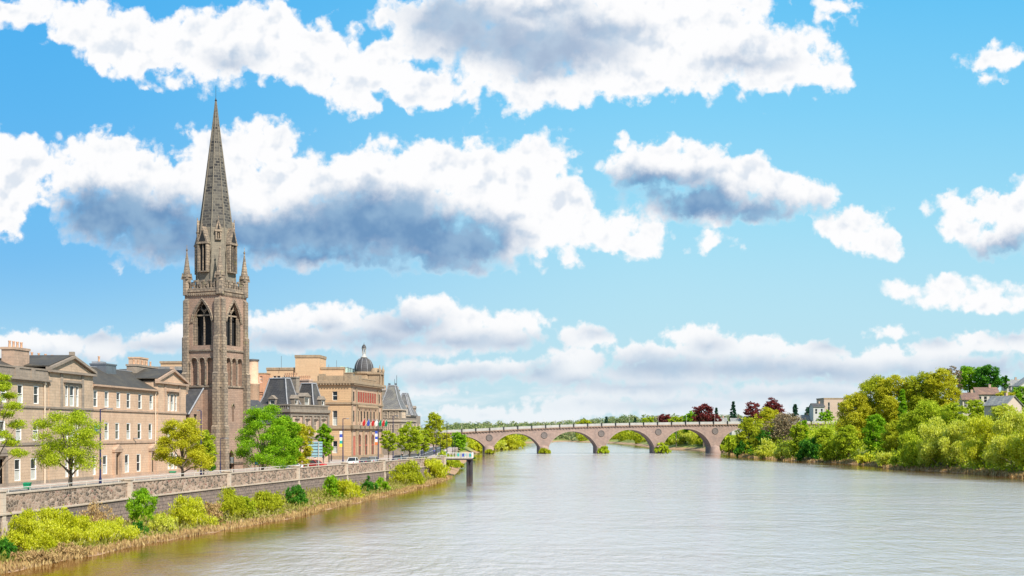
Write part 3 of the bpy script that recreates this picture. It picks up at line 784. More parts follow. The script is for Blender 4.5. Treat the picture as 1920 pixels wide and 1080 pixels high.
mb.build('tower_wall', M['tower'], C)
d = MB()
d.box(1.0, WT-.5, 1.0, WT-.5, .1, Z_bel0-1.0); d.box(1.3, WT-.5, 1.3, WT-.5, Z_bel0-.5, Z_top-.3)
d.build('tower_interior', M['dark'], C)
# backs of the blind arcade, tracery of the belfry windows
mb = MB()
for a in arc_f:
    mb.box(a[0]-.1, a[1]+.1, .55, .7, a[2]-.1, a[3]+.1); mb.box(.55, .7, WT-a[1]-.1, WT-a[0]+.1, a[2]-.1, a[3]+.1)
mb.build('arcade_back', M['tower'], C)
louv = MB()
for f in (0, 1):
    def bx(u0,u1,d0,d1,z0,z1):
        if f == 0: louv.box(u0,u1,d0,d1,z0,z1)
        else: louv.box(d0,d1,WT-u1,WT-u0,z0,z1)
    zb, zt = zc(647), zc(561)
    bx(3.6,3.8,.45,.65,zb,zt-2.4)
    for k in range(3):                                    # receding orders of the arch jambs
        w = .22; bx(1.6+.22*k, 1.78+.22*k, .12+.16*k, .28+.16*k, zb, zt-3.0); bx(5.8-.18-.22*k, 5.8-.22*k, .12+.16*k, .28+.16*k, zb, zt-3.0)
    bx(1.6,5.8,.5,.62,zt-2.75,zt-2.5)
    for c in (2.85, 4.55):                                # pointed heads of the two lights
        for s in (-1, 1):
            pts = [(c+s*.8, zt-3.0),(c+s*.72,zt-2.2),(c,zt-1.5),(c+s*.35,zt-1.4),(c+s*.95,zt-2.0),(c+s*.95,zt-3.0)]
            if f == 0: louv.prism([(p[0],p[1]) for p in pts], .48, .6, 'y')
            else: louv.prism([(WT-p[0],p[1]) for p in pts], .48, .6, 'x')
    # quatrefoil ring
    cxx, czz = 3.7, zt-1.25
    ring = [(cxx+math.cos(i*math.pi/5)*.62, czz+math.sin(i*math.pi/5)*.62) for i in range(11)]
    pts3 = [((p[0], .5, p[1]) if f == 0 else (.5, WT-p[0], p[1])) for p in ring]
    louv.tube(pts3, .12, 5)
louv.build('belfry_tracery', M['tower_trim'], C)
tr = MB()
def hood(face, a0, a1, za, zb, kind, off=.12, th=.28):
    """moulding following an arch"""
    w = a1-a0; N = 12; sp = zb-(w/2 if kind == 1 else w*.86); pts = []
    pts.append((a0-off, sp-.2))
    for k in range(N+1):
        t = k/N; x = a0-off+(w+2*off)*t
        if kind == 1: zz = sp+(zb-sp+off)*math.sqrt(max(0,1-(2*t-1)**2))
        else: zz = sp+(zb-sp+off)*((1-abs(2*t-1))**.62)
        pts.append((x, zz))
    pts.append((a1+off, sp-.2))
    P3 = [((p[0],-.08,p[1]) if face == 0 else (-.08,WT-p[0],p[1])) for p in pts]
    tr.tube(P3, th/2, 5)
for f in (0, 1):
    for a in bell_f: hood(f, a[0], a[1], a[2], a[3], 2, .2, .34); hood(f, a[0], a[1], a[2], a[3], 2, -.12, .22)
    for a in arc_f:
        hood(f, a[0], a[1], a[2], a[3], 1, .08, .24)
        for s in (a[0]-.12, a[1]+.12):
            q = (s, -.14) if f == 0 else (-.14, WT-s)
            tr.lathe(q[0], q[1], [(.16,a[2]),(.11,a[2]+.3),(.11,a[3]-1.1),(.2,a[3]-.75),(.2,a[3]-.6)], 8)
tr_ = tr; tr = MB(); hood(0, 3.3, 3.8, zc(790), zc(757), 2, .12, .2); tr.build('hood_mould', M['tower_trim'], C); tr = tr_
for z in (Z_str, Z_arc0, zc(545)-.1, zc(870), 1.0):       # string courses
    tr.box(-.22, WT+.22, -.22, WT+.22, z, z+.28)
# corbel table
for k in range(17):
    x = .3+k*(WT-.6)/16
    tr.box(x-.12,x+.12,-.26,-.002,Z_top-.75,Z_top-.3); tr.box(-.26,-.002,x-.12,x+.12,Z_top-.75,Z_top-.3)
tr.build('mouldings', M['tower_trim'], C)
bt = MB()
def buttress(cx, cy, sx, sy, steps):
    for (w, d, z0, z1) in steps:
        x0, x1 = (cx-w/2, cx+w/2); y0, y1 = (cy-w/2, cy+w/2)
        if sx: x0, x1 = (cx-d, cx) if sx < 0 else (cx, cx+d)
        if sy: y0, y1 = (cy-d, cy) if sy < 0 else (cy, cy+d)
        bt.box(x0, x1, y0, y1, z0, z1)
        # weathered slope on each set-off
        if sy: bt.prism([(cy, z1),(cy+sy*d, z1),(cy, z1+d*.9)] if sy > 0 else [(cy, z1),(cy, z1+d*.9),(cy-d, z1)], x0+.003, x1-.003, 'x')
        if sx: bt.prism([(cx, z1),(cx+sx*d, z1),(cx, z1+d*.9)] if sx > 0 else [(cx, z1),(cx, z1+d*.9),(cx-d, z1)], y0+.003, y1-.003, 'y')
steps = [(1.05,1.1,0,zc(800)),(1.0,.85,zc(800),zc(700)),(.95,.62,zc(700),zc(632)),(.9,.42,zc(632),zc(562))]
for (cx, cy, sx, sy) in ((.5,0,0,-1),(0,.5,-1,0),(WT-.5,0,0,-1),(0,WT-.5,-1,0),(WT,.5,1,0),(.5,WT,0,1)):
    bt = MB(); buttress(cx, cy, sx, sy, steps); bt.build('corner_buttress', M['tower_trim'], C)
# pierced parapet
pp = MB(); zp0, zp1 = Z_top+.18, zc(524)
for side in range(4):
    for k in range(9):
        a = .5+k*(WT-1)/9; bq = a+(WT-1)/9-.22
        hgt = zp1 if k % 2 == 0 else zp1-.45
        for (lo, hi) in ((zp0, zp0+.35), (hgt-.35, hgt)):
            if side == 0: pp.box(a, bq+.22, -.15, .15, lo, hi)
            if side == 1: pp.box(-.15, .15, a, bq+.22, lo, hi)
            if side == 2: pp.box(a, bq+.22, WT-.15, WT+.15, lo, hi)
            if side == 3: pp.box(WT-.15, WT+.15, a, bq+.22, lo, hi)
        if side == 0: pp.box(bq, bq+.22, -.12, .12, zp0+.35, hgt-.35)
        if side == 1: pp.box(-.12, .12, bq, bq+.22, zp0+.35, hgt-.35)
        if side == 2: pp.box(bq, bq+.22, WT-.12, WT+.12, zp0+.35, hgt-.35)
        if side == 3: pp.box(WT-.12, WT+.12, bq, bq+.22, zp0+.35, hgt-.35)
        if k % 2 == 1:
            if side == 0: pp.prism([(a,zp0+.35),(a+.5,zp0+.9),(a+.15,zp0+1.0)], -.08, .08)
            if side == 1: pp.prism([(a,zp0+.35),(a+.5,zp0+.9),(a+.15,zp0+1.0)], -.08, .08, 'x')
pp.build('parapet', M['tower_trim'], C)
# pinnacles at the corners
zb = Z_top+.2
for (x, y) in ((.25,.25),(WT-.25,.25),(.25,WT-.25),(WT-.25,WT-.25)):
    p = MB(); p.lathe(x, y, [(.68,zb-.8),(.68,zb+2.2),(.82,zb+2.3),(.82,zb+2.55),(.66,zb+2.6),(.10,zb+6.6),(.07,zb+6.8)], 8, smooth=False, rot=R(22.5))
    p.lathe(x, y, [(.06,zb+6.7),(.2,zb+7.0),(.06,zb+7.2),(.03,zb+7.9)], 6)
    for k in range(4):
        a = math.pi/4+k*math.pi/2
        p.prism([(x+math.cos(a)*.72-.3,zb+1.9),(x+math.cos(a)*.72+.3,zb+1.9),(x+math.cos(a)*.72,zb+3.0)], y+math.sin(a)*.72-.1, y+math.sin(a)*.72+.1)
    p.build('pinnacle', M['tower_trim'], C)
# octagonal spire
cx = cy = WT/2; zs0 = Z_top+.3
zc = lambda py: zy(py, 220.8) - ST
prof = [(3.40,zs0),(3.32,zc(500)),(3.15,zc(470)),(2.85,zc(430)),(2.15,zc(370)),(1.32,zc(300)),(.62,zc(240)),(.24,zc(204)),(.11,zc(190))]
low = MB(); low.lathe(cx, cy, prof[:4], 8, smooth=False, rot=R(22.5)); low.build('spire_base', M['spire_pale'], C)
sp = MB(); sp.lathe(cx, cy, prof[3:], 8, smooth=False, rot=R(22.5)); spo = sp.build('spire', M['spire'], C)
rb = MB()
for k in range(8):                                        # angle rolls
    a = R(22.5)+k*math.pi/4
    rb.tube([(cx+math.cos(a)*(r+.02), cy+math.sin(a)*(r+.02), z) for r, z in prof], [.14,.14,.13,.12,.1,.09,.07,.05,.04], 5)
rb.build('angle_roll', M['spire_pale'], spo)
fn = MB(); fn.lathe(cx, cy, [(.11,zc(190)),(.22,zc(188)),(.09,zc(186)),(.035,zc(182)),(.02,zc(160))], 8); fn.build('finial', M['black'], spo)
def lucarne(ang, z0, w, h, gh, r0, name='lucarne'):
    """gabled spire light facing direction ang"""
    m = MB(); v = MB(); dxx, dyy = math.cos(ang), math.sin(ang); tx, ty = -dyy, dxx
    def Q(u, d, z): return (cx+dxx*d+tx*u, cy+dyy*d+ty*u, z)
    def bxo(mm, u0,u1,d0,d1,z0_,z1_):
        mm.add([Q(u,d,z) for z in (z0_,z1_) for d in (d0,d1) for u in (u0,u1)], [(0,1,3,2),(4,6,7,5),(0,4,5,1),(2,3,7,6),(0,2,6,4),(1,5,7,3)])
    bxo(m,-w/2,-w/2+.28,r0-1.6,r0,z0,z0+h); bxo(m,w/2-.28,w/2,r0-1.6,r0,z0,z0+h); bxo(m,-w/2,w/2,r0-1.6,r0,z0-.2,z0); bxo(m,-w/2-.12,w/2+.12,r0-1.6,r0+.08,z0+h,z0+h+.25)
    m.add([Q(-w/2-.1,r0,z0+h+.25),Q(w/2+.1,r0,z0+h+.25),Q(0,r0,z0+h+gh),Q(-w/2-.1,r0-2.2,z0+h+.25),Q(w/2+.1,r0-2.2,z0+h+.25),Q(0,r0-2.2,z0+h+gh)], [(0,1,2),(0,2,5,3),(1,4,5,2)])
    m.add([Q(0,r0,z0+h+gh-.1),Q(.1,r0,z0+h+gh+.5),Q(-.1,r0,z0+h+gh+.5),Q(0,r0-.2,z0+h+gh+.2)], [(0,1,2),(0,1,3),(0,3,2),(1,2,3)])
    bxo(m,-.07,.07,r0-.3,r0-.15,z0,z0+h)
    lo = m.build(name, M['tower_trim'], C)
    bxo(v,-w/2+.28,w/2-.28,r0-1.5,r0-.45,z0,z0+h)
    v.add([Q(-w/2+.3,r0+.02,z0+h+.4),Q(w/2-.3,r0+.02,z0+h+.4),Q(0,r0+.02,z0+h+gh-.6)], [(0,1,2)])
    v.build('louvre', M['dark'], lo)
for k in range(4): lucarne(math.pi+k*math.pi/2, zc(512), 2.0, 4.6, 3.0, 3.75)
for k in range(4): lucarne(math.pi+math.pi/4+k*math.pi/2, zc(452), 1.0, 1.2, 2.2, 3.2)
zc = lambda py: zy(py, 217) - ST
# nave and its gable toward the river
nv = MB()
NX0, NX1 = -5.2, 9.0
zE, zR = 9.6, 17.0
nv.prism([(NX0+1.0,0),(NX1,0),(NX1,zE),((NX0+NX1)/2+.5,zR),(NX0+1.0,zE)], 8.2, 34, 'y'); nv.build('nave_wall', M['tower'], C)
r = MB(); mx = (NX0+NX1)/2+.5
r.add([(NX0,8.0,zE-.7),(mx,8.0,zR+.15),(mx,34.2,zR+.15),(NX0,34.2,zE-.7)], [(0,1,2,3)]); r.add([(NX1+.6,8.0,zE-.5),(mx,8.0,zR+.15),(mx,34.2,zR+.15),(NX1+.6,34.2,zE-.5)], [(0,1,2,3)]); r.build('nave_roof', M['slate'], C)
# low aisle between terrace and tower: slate slope falling toward the camera
zA = zc(776); 
a = MB(); a.box(-3.4, -.02, 3.6, 30, 0, zA-.25); a.build('aisle_wall', M['tower'], C)
a = MB(); a.add([(-4.0,3.4,zA-.2),(-4.0,30,zA-.2),(1.6,30,zA+6.2),(1.6,3.4,zA+6.2),(-4.0,3.4,zA-.4),(1.6,3.4,zA+6.0)], [(0,1,2,3),(0,3,5,4)]); ar = a.build('aisle_roof', M['slate'], C)
a = MB(); a.tube([(-4.1,3.4,zA-.15),(1.7,3.4,zA+6.35)], .16, 5); a.build('verge', M['lead'], ar)
a = MB(); a.add([(-3.4,3.62,0),(-.02,3.62,0),(-.02,3.62,zA+4.2),(-3.4,3.62,zA+.3)], [(0,1,2,3)]); a.build('aisle_gable', M['tower'], C)
downpipe(C, -2.2, 3.5, 0, zA-.4, 'black')
# stair turret and hall to the north
h = MB(); h.box(WT+.02, WT+16, 3.5, 15, 0, 8.0); h.build('hall_wall', M['tower'], C)
h = MB(); h.add([(WT,3.2,7.9),(WT+16.2,3.2,7.9),(WT+16.2,9,12.4),(WT,9,12.4),(WT,15.2,7.9),(WT+16.2,15.2,7.9)], [(0,1,2,3),(3,2,5,4),(1,5,2),(0,3,4)]); h.build('hall_roof', M['slate'], C)
for u in (2.0, ): pass
nb = MB(); nb.box(-.1, .0, 0, .9, 0, 1.3)

# --- mansarded stone building next to the church ------------------------------------------
fb = Bld('mansard_building', at(543, 250), R(24), 'mauve stone building with steep slate roofs and dormers, between church and gold building')
M['fence'] = flat('pale_parapet', (.37,.355,.33), .6, 0, .12, .4)
FO = fb.o; LF = fb.u(616); FD = 9.0
mb = MB()
f1 = [fb.u(p) for p in (557, 577, 592, 607)]
ops = [(u-.55,u+.55,6.0,8.7) for u in f1] + [(u-.6,u+.6,1.0,4.0) for u in f1]
fops = [(1.6,2.7,6.0,8.7),(4.6,5.7,6.0,8.7),(1.6,2.7,1,4),(4.6,5.7,1,4)]
facade(mb, (0,0,0), (1,0,0), 0, LF, 0, 10.3, ops); facade(mb, (0,FD,0), (0,-1,0), 0, FD, 0, 10.3, fops)
mb.box(.8, LF, .8, FD, 10.0, 10.3); mb.box(LF-.1, LF, .0, FD, 0, 10.29); mb.build('wall', M['french'], FO)
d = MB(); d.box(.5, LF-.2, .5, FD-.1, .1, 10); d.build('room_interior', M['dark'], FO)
for u in f1: window(FO, u, 6.0, 8.7, 1.1, .18, 'cross', 'cream'); window(FO, u, 1.0, 4.0, 1.2, .18, 'cross', 'cream')
for v in (2.15, 5.15): window(FO, FD-v, 6.0, 8.7, 1.1, .18, 'cross', 'cream', 1)
t = MB()
t.box(-.5, LF, -.5, .2, 10.3, 10.9); t.box(-.5, .2, .2, FD, 10.3, 10.9); t.box(-.25, LF, -.25, -.002, 9.6, 9.85); t.box(-.25, -.002, -.25, FD, 9.6, 9.85); t.box(-.2, LF, -.2, -.002, 5.0, 5.4); t.box(-.2, -.002, -.2, FD, 5.0, 5.4)
for px in (544.5, 568, 585, 599, 614): u = fb.u(px); t.box(u-.3,u+.3,-.3,-.002,5.4,9.6)
t.box(-.3,-.002,.0,.6,5.4,9.6)
k = 0
while k*.45 < LF-.4:                                      # balustrade
    t.box(k*.45, k*.45+.2, -.15, .05, 10.9, 11.6); k += 1
for k in range(int(FD/.45)): t.box(-.15, .05, k*.45+.3, k*.45+.5, 10.9, 11.6)
t.box(-.25, LF, -.25, .15, 11.6, 11.85); t.box(-.25, .15, .15, FD, 11.6, 11.85)
for u in f1: t.prism([(u-.9,9.0),(u+.9,9.0),(u,9.5)], -.3, -.002)
t.build('cornice_and_balustrade', M['gothic'], FO)
def pavilion(o, x0, x1, y0, y1, z0, z1, ins, nm='pavilion_roof', mat=None):
    v = []
    lv = [(0,z0),(.55,z0+(z1-z0)*.42),(1,z1)]
    for f, z in lv:
        e = ins*f; v += [(x0+e,y0+e,z),(x1-e,y0+e,z),(x1-e,y1-e,z),(x0+e,y1-e,z)]
    fs = [(8,9,10,11),(3,2,1,0)]
    for a in (0, 4):
        for i in range(4): fs.append((a+i, a+(i+1)%4, a+4+(i+1)%4, a+4+i))
    m = MB(); m.add(v, fs); r = m.build(nm, mat or M['slate'], o)
    h = MB()
    for i in range(4): h.tube([v[i], v[4+i], v[8+i]], .16, 5)
    for i in range(4): h.tube([v[8+i], v[8+(i+1)%4]], .18, 5)
    h.build('hip_flashing', M['lead'], r); return r
pavilion(FO, -.1, 5.4, .3, 7.8, 10.9, 17.0, 1.9)
pavilion(FO, LF-4.9, LF-.1, .3, 6.0, 10.9, 16.3, 1.6)
m = MB(); m.add([(5,.6,10.9),(LF-4.5,.6,10.9),(LF-4.5,3.2,14.3),(5,3.2,14.3),(LF-4.5,8,14.3),(5,8,14.3)], [(0,1,2,3),(3,2,4,5)]); m.build('main_roof', M['slate'], FO)
def dormer(o, u, z, w, h, y=.1, face=0, mat='gothic', d=1.8):
    m = MB()
    m.box(-w/2,-w/2+.25,0,d,0,h); m.box(w/2-.25,w/2,0,d,0,h); m.box(-w/2,w/2,0,d,h,h+.2); m.prism([(-w/2-.15,h+.2),(w/2+.15,h+.2),(0,h+.95)], -.15, d)
    dm = m.build('dormer', M[mat], o)
    window(dm, 0, .05, h-.05, w-.55, .2, 'sash')
    if face == 0: dm.location = (u, y, z)
    else: dm.location = (y, u, z); dm.rotation_euler.z = -math.pi/2
    return dm
dormer(FO, fb.u(557), 11.0, 1.5, 1.8); dormer(FO, fb.u(577), 11.0, 2.2, 2.3); dormer(FO, fb.u(607), 11.0, 1.5, 1.8)
dormer(FO, 4.2, 11.0, 1.7, 1.7, .1, 1)
chimney(FO, fb.u(573,4), fb.u(573,4)+1.3, 3.2, 6.0, 10.9, 17.2, M['french'], 6, 'y')
chimney(FO, 7.4, 8.6, 3.4, 6.6, 10.9, 17.6, M['gothic'], 6, 'y')
downpipe(FO, LF-.1, -.2, 0, 10.2, 'black')

# --- gold ashlar council building on the corner ---------------------------------------------
cb = Bld('council_building', at(658, 300), R(9), 'gold ashlar classical building with red screened colonnade and grey dome, behind the street lamps')
CO = cb.o; LC = cb.u(716); CY = 11.0; HT = 17.5
cu = lambda px: cb.u(px)
mb = MB(); ops = []; cols_ = []
ops.append((cu(662.2), cu(666.6), .25, 5.5))
for px in (674.4, 686.5, 699): ops.append((cu(px)-1.5, cu(px)+1.5, .9, 5.9, 1))
for px in (671.5,677.5,683.5,689.5,695.5,701.5): ops.append((cu(px)-.75, cu(px)+.75, 8.9, 11.5))
for px in (663.5, 711.5): ops.append((cu(px)-.6, cu(px)+.6, 8.9, 11.5)); ops.append((cu(px)-.6, cu(px)+.6, 13.7, 16.0))
ops.append((cu(670.2), cu(705), 13.6, 16.1))
facade(mb, (0,0,0), (1,0,0), 0, LC, 0, HT, ops, .2); mb.box(LC-.1, LC, .6, CY, 0, HT-.01)
mb.box(.7, LC-.1, .7, CY, HT-.3, HT-.01)
mb.build('river_wall_front', M['gold_pink'], CO)
mb = MB(); flk = CY - 2.6
facade(mb, (0,CY,0), (0,-1,0), 0, CY, 0, HT, [(CY-3.9-.6,CY-3.9+.6,13.9,16.0),(CY-3.9-.6,CY-3.9+.6,8.0,11.5),(CY-3.9-.6,CY-3.9+.6,1.5,4.4)], .3); mb.build('side_wall', M['gold'], CO)
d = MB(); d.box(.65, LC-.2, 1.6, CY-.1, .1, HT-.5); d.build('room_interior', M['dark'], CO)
rs = MB(); rs.box(cu(670.2)+.05, cu(705)-.05, .05, .15, 13.6, 16.1); rs.build('red_screen', M['red_void'], CO)
window(CO, 3.9, 13.9, 16.0, 1.2, .25, 'dark', 'white', 1); window(CO, 3.9, 8.0, 11.5, 1.2, .25, 'sash', 'white', 1); window(CO, 3.9, 1.5, 4.4, 1.2, .25, 'sash', 'white', 1)
for px in (671.5,677.5,683.5,689.5,695.5,701.5): window(CO, cu(px), 8.9, 11.5, 1.5, .12, 'dark', 'black')
for px in (663.5, 711.5): window(CO, cu(px), 8.9, 11.5, 1.2, .12, 'dark', 'black'); window(CO, cu(px), 13.7, 16.0, 1.2, .12, 'dark', 'black')
for px in (674.4, 686.5, 699):
    p = MB(); p.box(cu(px)-1.85, cu(px)+1.85, .17, .19, .9, 5.9); p.build('arched_pane', M['glaze'], CO)
    p = MB(); p.box(cu(px)-1.85, cu(px)+1.85, .1, .165, 3.1, 3.4); p.box(cu(px)-.1, cu(px)+.1, .1, .165, .9, 5.8); p.build('arched_window_frame', M['redpaint'], CO)
dd = MB(); dd.box(cu(662.2)+.02, cu(666.6)-.02, .08, .18, .3, 5.5); dd.build('tall_door', M['redpaint'], CO)
t = MB()
n = 8; a, b_ = cu(670.2), cu(705)
for k in range(n+1):
    u = a+(b_-a)*k/n; t.box(u-.2, u+.2, -.06, .04, 13.6, 16.1)
for px in (669.6,674.5,680.5,686.5,692.5,698.5,704.5): t.lathe(cu(px), -.02, [(.32,8.4),(.26,8.7),(.24,11.6),(.36,12.0)], 10)
for px in (668.5, 680.5, 692.8, 705): t.lathe(cu(px), -.12, [(.5,.6),(.4,1.0),(.36,6.2),(.5,6.7)], 10)
for px in (659.5, 667.6, 708.5, 715): t.box(cu(px)-.45, cu(px)+.45, -.2, -.002, .9, HT-.5)
t.box(-.3, LC+.3, -.35, -.003, 13.0, 13.4); t.box(-.3, -.003, -.35, CY, 13.0, 13.4)
t.box(-.35, LC+.3, -.6, -.003, 7.2, 8.1); t.box(-.35, -.003, -.9, CY, 7.2, 8.0); t.box(-.3, LC, -.5, -.004, 0, .9); t.box(-.25,-.004,-.5,CY,0,.9)
t.box(-.45, LC+.4, -.6, .3, HT, HT+.35); t.box(-.45, .3, .3, CY, HT, HT+.35)
t.box(-.75, LC+.8, -.95, .3, HT+.35, HT+.9); t.box(-.75, .3, .3, CY, HT+.35, HT+.9)
for k in range(int(LC/.7)): t.box(k*.7, k*.7+.32, -.85, -.6, HT+.0, HT+.34)
for k in range(int(CY/.7)): t.box(-.7, -.46, k*.7, k*.7+.32, HT, HT+.34)
for k in range(16):                                      # carved swags over the columns
    u = a+(b_-a)*k/15; t.lathe(u, -.35, [(.15,12.2),(.4,12.5),(.2,12.9)], 6)
t.build('cornices_and_columns', M['gold_dark'], CO)
q = MB(); q.box(0, 8.5, 0, .45, HT+.9, HT+2.3); q.box(0, .45, .45, CY-2.8, HT+.9, HT+2.2); q.box(-.15, 1.5, -.15, 1.6, HT+.9, HT+2.7); q.box(7.2, 8.7, -.15, 1.2, HT+.9, HT+2.7); q.box(-.15, 1.2, CY-4.5, CY-3.2, HT+.9, HT+2.6); q.box(-.25,1.6,-.25,1.7,HT+2.7,HT+2.9)
q.build('attic_parapet', M['gold_dark'], CO); q = MB()
k = 0
while 9+k*.6 < LC-6: q.box(9+k*.6, 9.28+k*.6, 0, .25, HT+.9, HT+1.75); k += 1
q.box(8.7, LC-5, -.05, .35, HT+1.75, HT+2.0)
q.build('balustrade', M['gold_dark'], CO)
# dome and its corner drum
DU, DY = LC-1.5, 4.3
dm = MB(); dm.lathe(DU, DY, [(2.7,HT),(2.7,HT+1),(2.35,HT+1.1),(2.35,HT+3.6),(2.75,HT+3.8),(2.75,HT+4.25),(2.4,HT+4.32)], 16, False); drum = dm.build('drum', M['gold_dark'], CO)
dm = MB(); dm.lathe(DU, DY, [(2.35,HT+4.3),(2.42,HT+5.1),(2.25,HT+6.1),(1.8,HT+7.1),(1.2,HT+7.7),(.6,HT+8.0),(.3,HT+8.1)], 20); dome = dm.build('dome', M['slate'], CO)
ri = MB()
for k in range(10):
    an = k*math.pi/5; ri.tube([(DU+math.cos(an)*r, DY+math.sin(an)*r, z) for r, z in [(2.37,HT+4.3),(2.44,HT+5.1),(2.27,HT+6.1),(1.82,HT+7.1),(1.22,HT+7.7)]], .07, 4)
ri.build('dome_rib', M['lead'], dome)
la = MB(); la.lathe(DU, DY, [(.9,HT+8.0),(.9,HT+8.2),(.5,HT+8.3),(.42,HT+9.0)], 12)
for k in range(6): an = k*math.pi/3; la.tube([(DU+math.cos(an)*.45, DY+math.sin(an)*.45, HT+9.0),(DU+math.cos(an)*.45, DY+math.sin(an)*.45, HT+10.2)], .08, 5)
la.lathe(DU, DY, [(.6,HT+10.2),(.6,HT+10.3)], 12)
la.build('lantern', M['fence'], CO)
la = MB(); la.lathe(DU, DY, [(.62,HT+10.31),(.55,HT+10.8),(.3,HT+11.2),(.05,HT+11.4),(.03,HT+11.9)], 12); la.build('lantern_cap', M['slate'], CO)
tt = MB(); tx, ty = LC-1.6, 1.2
tt.box(tx-1.7,tx+1.7,ty-1.4,ty+1.4,HT+.9,HT+3.6); tt.box(tx-2.0,tx+2.0,ty-1.7,ty+1.7,HT+3.6,HT+4.1)
for sx in (-1,1): tt.lathe(tx+sx*1.5, ty-1.6, [(.25,HT+.9),(.2,HT+3.4),(.35,HT+3.6)], 8); tt.lathe(tx+sx*1.6, ty-1.5, [(.35,HT+4.1),(.45,HT+4.7),(.15,HT+5.3),(.05,HT+6.0)], 8)
tt.lathe(tx, ty, [(1.5,HT+4.1),(1.3,HT+4.9),(.6,HT+5.3)], 10)
tt.build('corner_turret', M['gold_dark'], CO)
# the buff attic storeys and stair tower behind, with green glazing
ab = Bld('office_block', at(646, 320), R(4), 'plain buff stepped office block with stair tower and green glazing, behind the mansard building')
AO = ab.o
py_ = lambda px: (ab.A.x - (px-HX)/F*ab.A.y) / (math.cos(ab.th) + (px-HX)/F*math.sin(ab.th))   # inland distance of column px on the end wall
zz = lambda py: zy(py, 321) - ST
y611, y597, y586, y600, y555, y500 = [py_(p) for p in (611,596.7,586,600,555,500)]
mb = MB(); YB = y500
def o_(p0, p1, a, b): return (YB-py_(p0), YB-py_(p1), zz(a), zz(b))
facade(mb, (0,YB,0), (0,-1,0), 0, YB, 0, zz(689), [o_(512,518.3,715,704.5),(o_(519,525.5,715,704.5)),o_(532,545,712,704),o_(596.7,603.5,715,702),o_(604.3,611,715,702),o_(604,610,751,736)], .3)
mb.box(.0, 28, 0, .3, 0, zz(692)); mb.box(.4, 28, .3, YB, zz(690)-.3, zz(690)-.02)
mb.build('wall', M['block'], AO)
mb = MB(); mb.box(-.8, 7, y600, y555, 6, zz(667)); mb.build('stair_tower', M['block'], AO)
mb = MB(); mb.box(-.95, 7.1, y600-.15, y555+.15, zz(671), zz(666)); mb.box(-.15, .1, -.1, y600-.16, zz(693), zz(688.5)); mb.box(-.15, .1, y555+.16, YB+.1, zz(694), zz(689.5)); mb.box(-.12, -.003, 0, YB, zz(731), zz(729)); mb.build('coping', M['gold_dark'], AO)
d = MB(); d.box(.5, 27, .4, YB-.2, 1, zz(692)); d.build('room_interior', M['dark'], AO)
for (p0, p1, a, b) in ((512,518.3,715,704.5),(519,525.5,715,704.5),(532,545,712,704),(596.7,603.5,715,702),(604.3,611,715,702),(604,610,751,736)):
    window(AO, (py_(p0)+py_(p1))/2, zz(a), zz(b), abs(py_(p0)-py_(p1)), .2, 'dark', 'white', 1)
gz = MB(); gz.box(1.0, 30, -.6, -.02, zz(706), zz(689)); gz.prism([(-.7,zz(689)),(1.2,zz(689)),(1.2,zz(686))], .9, 30.2, 'x'); gz.build('glazed_attic', M['copper'], AO)
gz = MB()
for k in range(9): gz.box(1+k*3.5, 1.2+k*3.5, -.7, -.6, zz(706), zz(688))
gz.tube([(0,2,zz(689)),(0,2,zz(676))], .05, 5); gz.tube([(0,4,zz(689)),(0,4,zz(684))], .05, 5); gz.tube([(-1,YB-4,zz(690)),(-1,YB-4,zz(668))], .05, 5)
gz.build('mast', M['steel'], AO)
# orange brick link and the round tower with flat top, just right of the spire
ob = Bld('brick_building', at(500, 318), R(4), 'orange brick building with white sash window seen between round tower and buff office block')
wd = 18*318/F
mb = MB(); facade(mb, (0,wd,0), (0,-1,0), 0, wd, 0, zy(701,318)-ST, [(wd*.25,wd*.55,zy(717,318)-ST,zy(705,318)-ST),(wd*.15,wd*.6,zy(745,318)-ST,zy(735,318)-ST)], .2); mb.box(0.2, 9, 0, wd, 0, zy(701,318)-ST-.02); mb.build('wall', M['orange'], ob.o)
window(ob.o, wd*.6, zy(717,318)-ST, zy(705,318)-ST, wd*.3, .15, 'dark', 'white', 1); window(ob.o, wd*.62, zy(745,318)-ST, zy(735,318)-ST, wd*.45, .15, 'dark', 'black', 1)
mb = MB(); mb.box(-.1, 9, -.1, wd+.1, zy(701,318)-ST, zy(699,318)-ST); mb.build('coping', M['gold_dark'], ob.o)
rt = empty('round_tower', at(474, 312, ST)); tag(rt, 'round pinkish stone tower with dark flat cap just right of the church', 'tower')
mb = MB(); mb.lathe(0, 0, [(1.6,0),(1.6,zy(722,312)-ST),(1.75,zy(721,312)-ST),(1.75,zy(719,312)-ST),(1.35,zy(718,312)-ST),(1.35,zy(677,312)-ST)], 20); mb.build('wall', M['pink_ashlar'], rt)
mb = MB(); mb.lathe(0, 0, [(1.55,zy(677,312)-ST),(1.55,zy(674,312)-ST),(.2,zy(673,312)-ST)], 20); mb.build('cap', M['slate'], rt)
mb = MB(); 
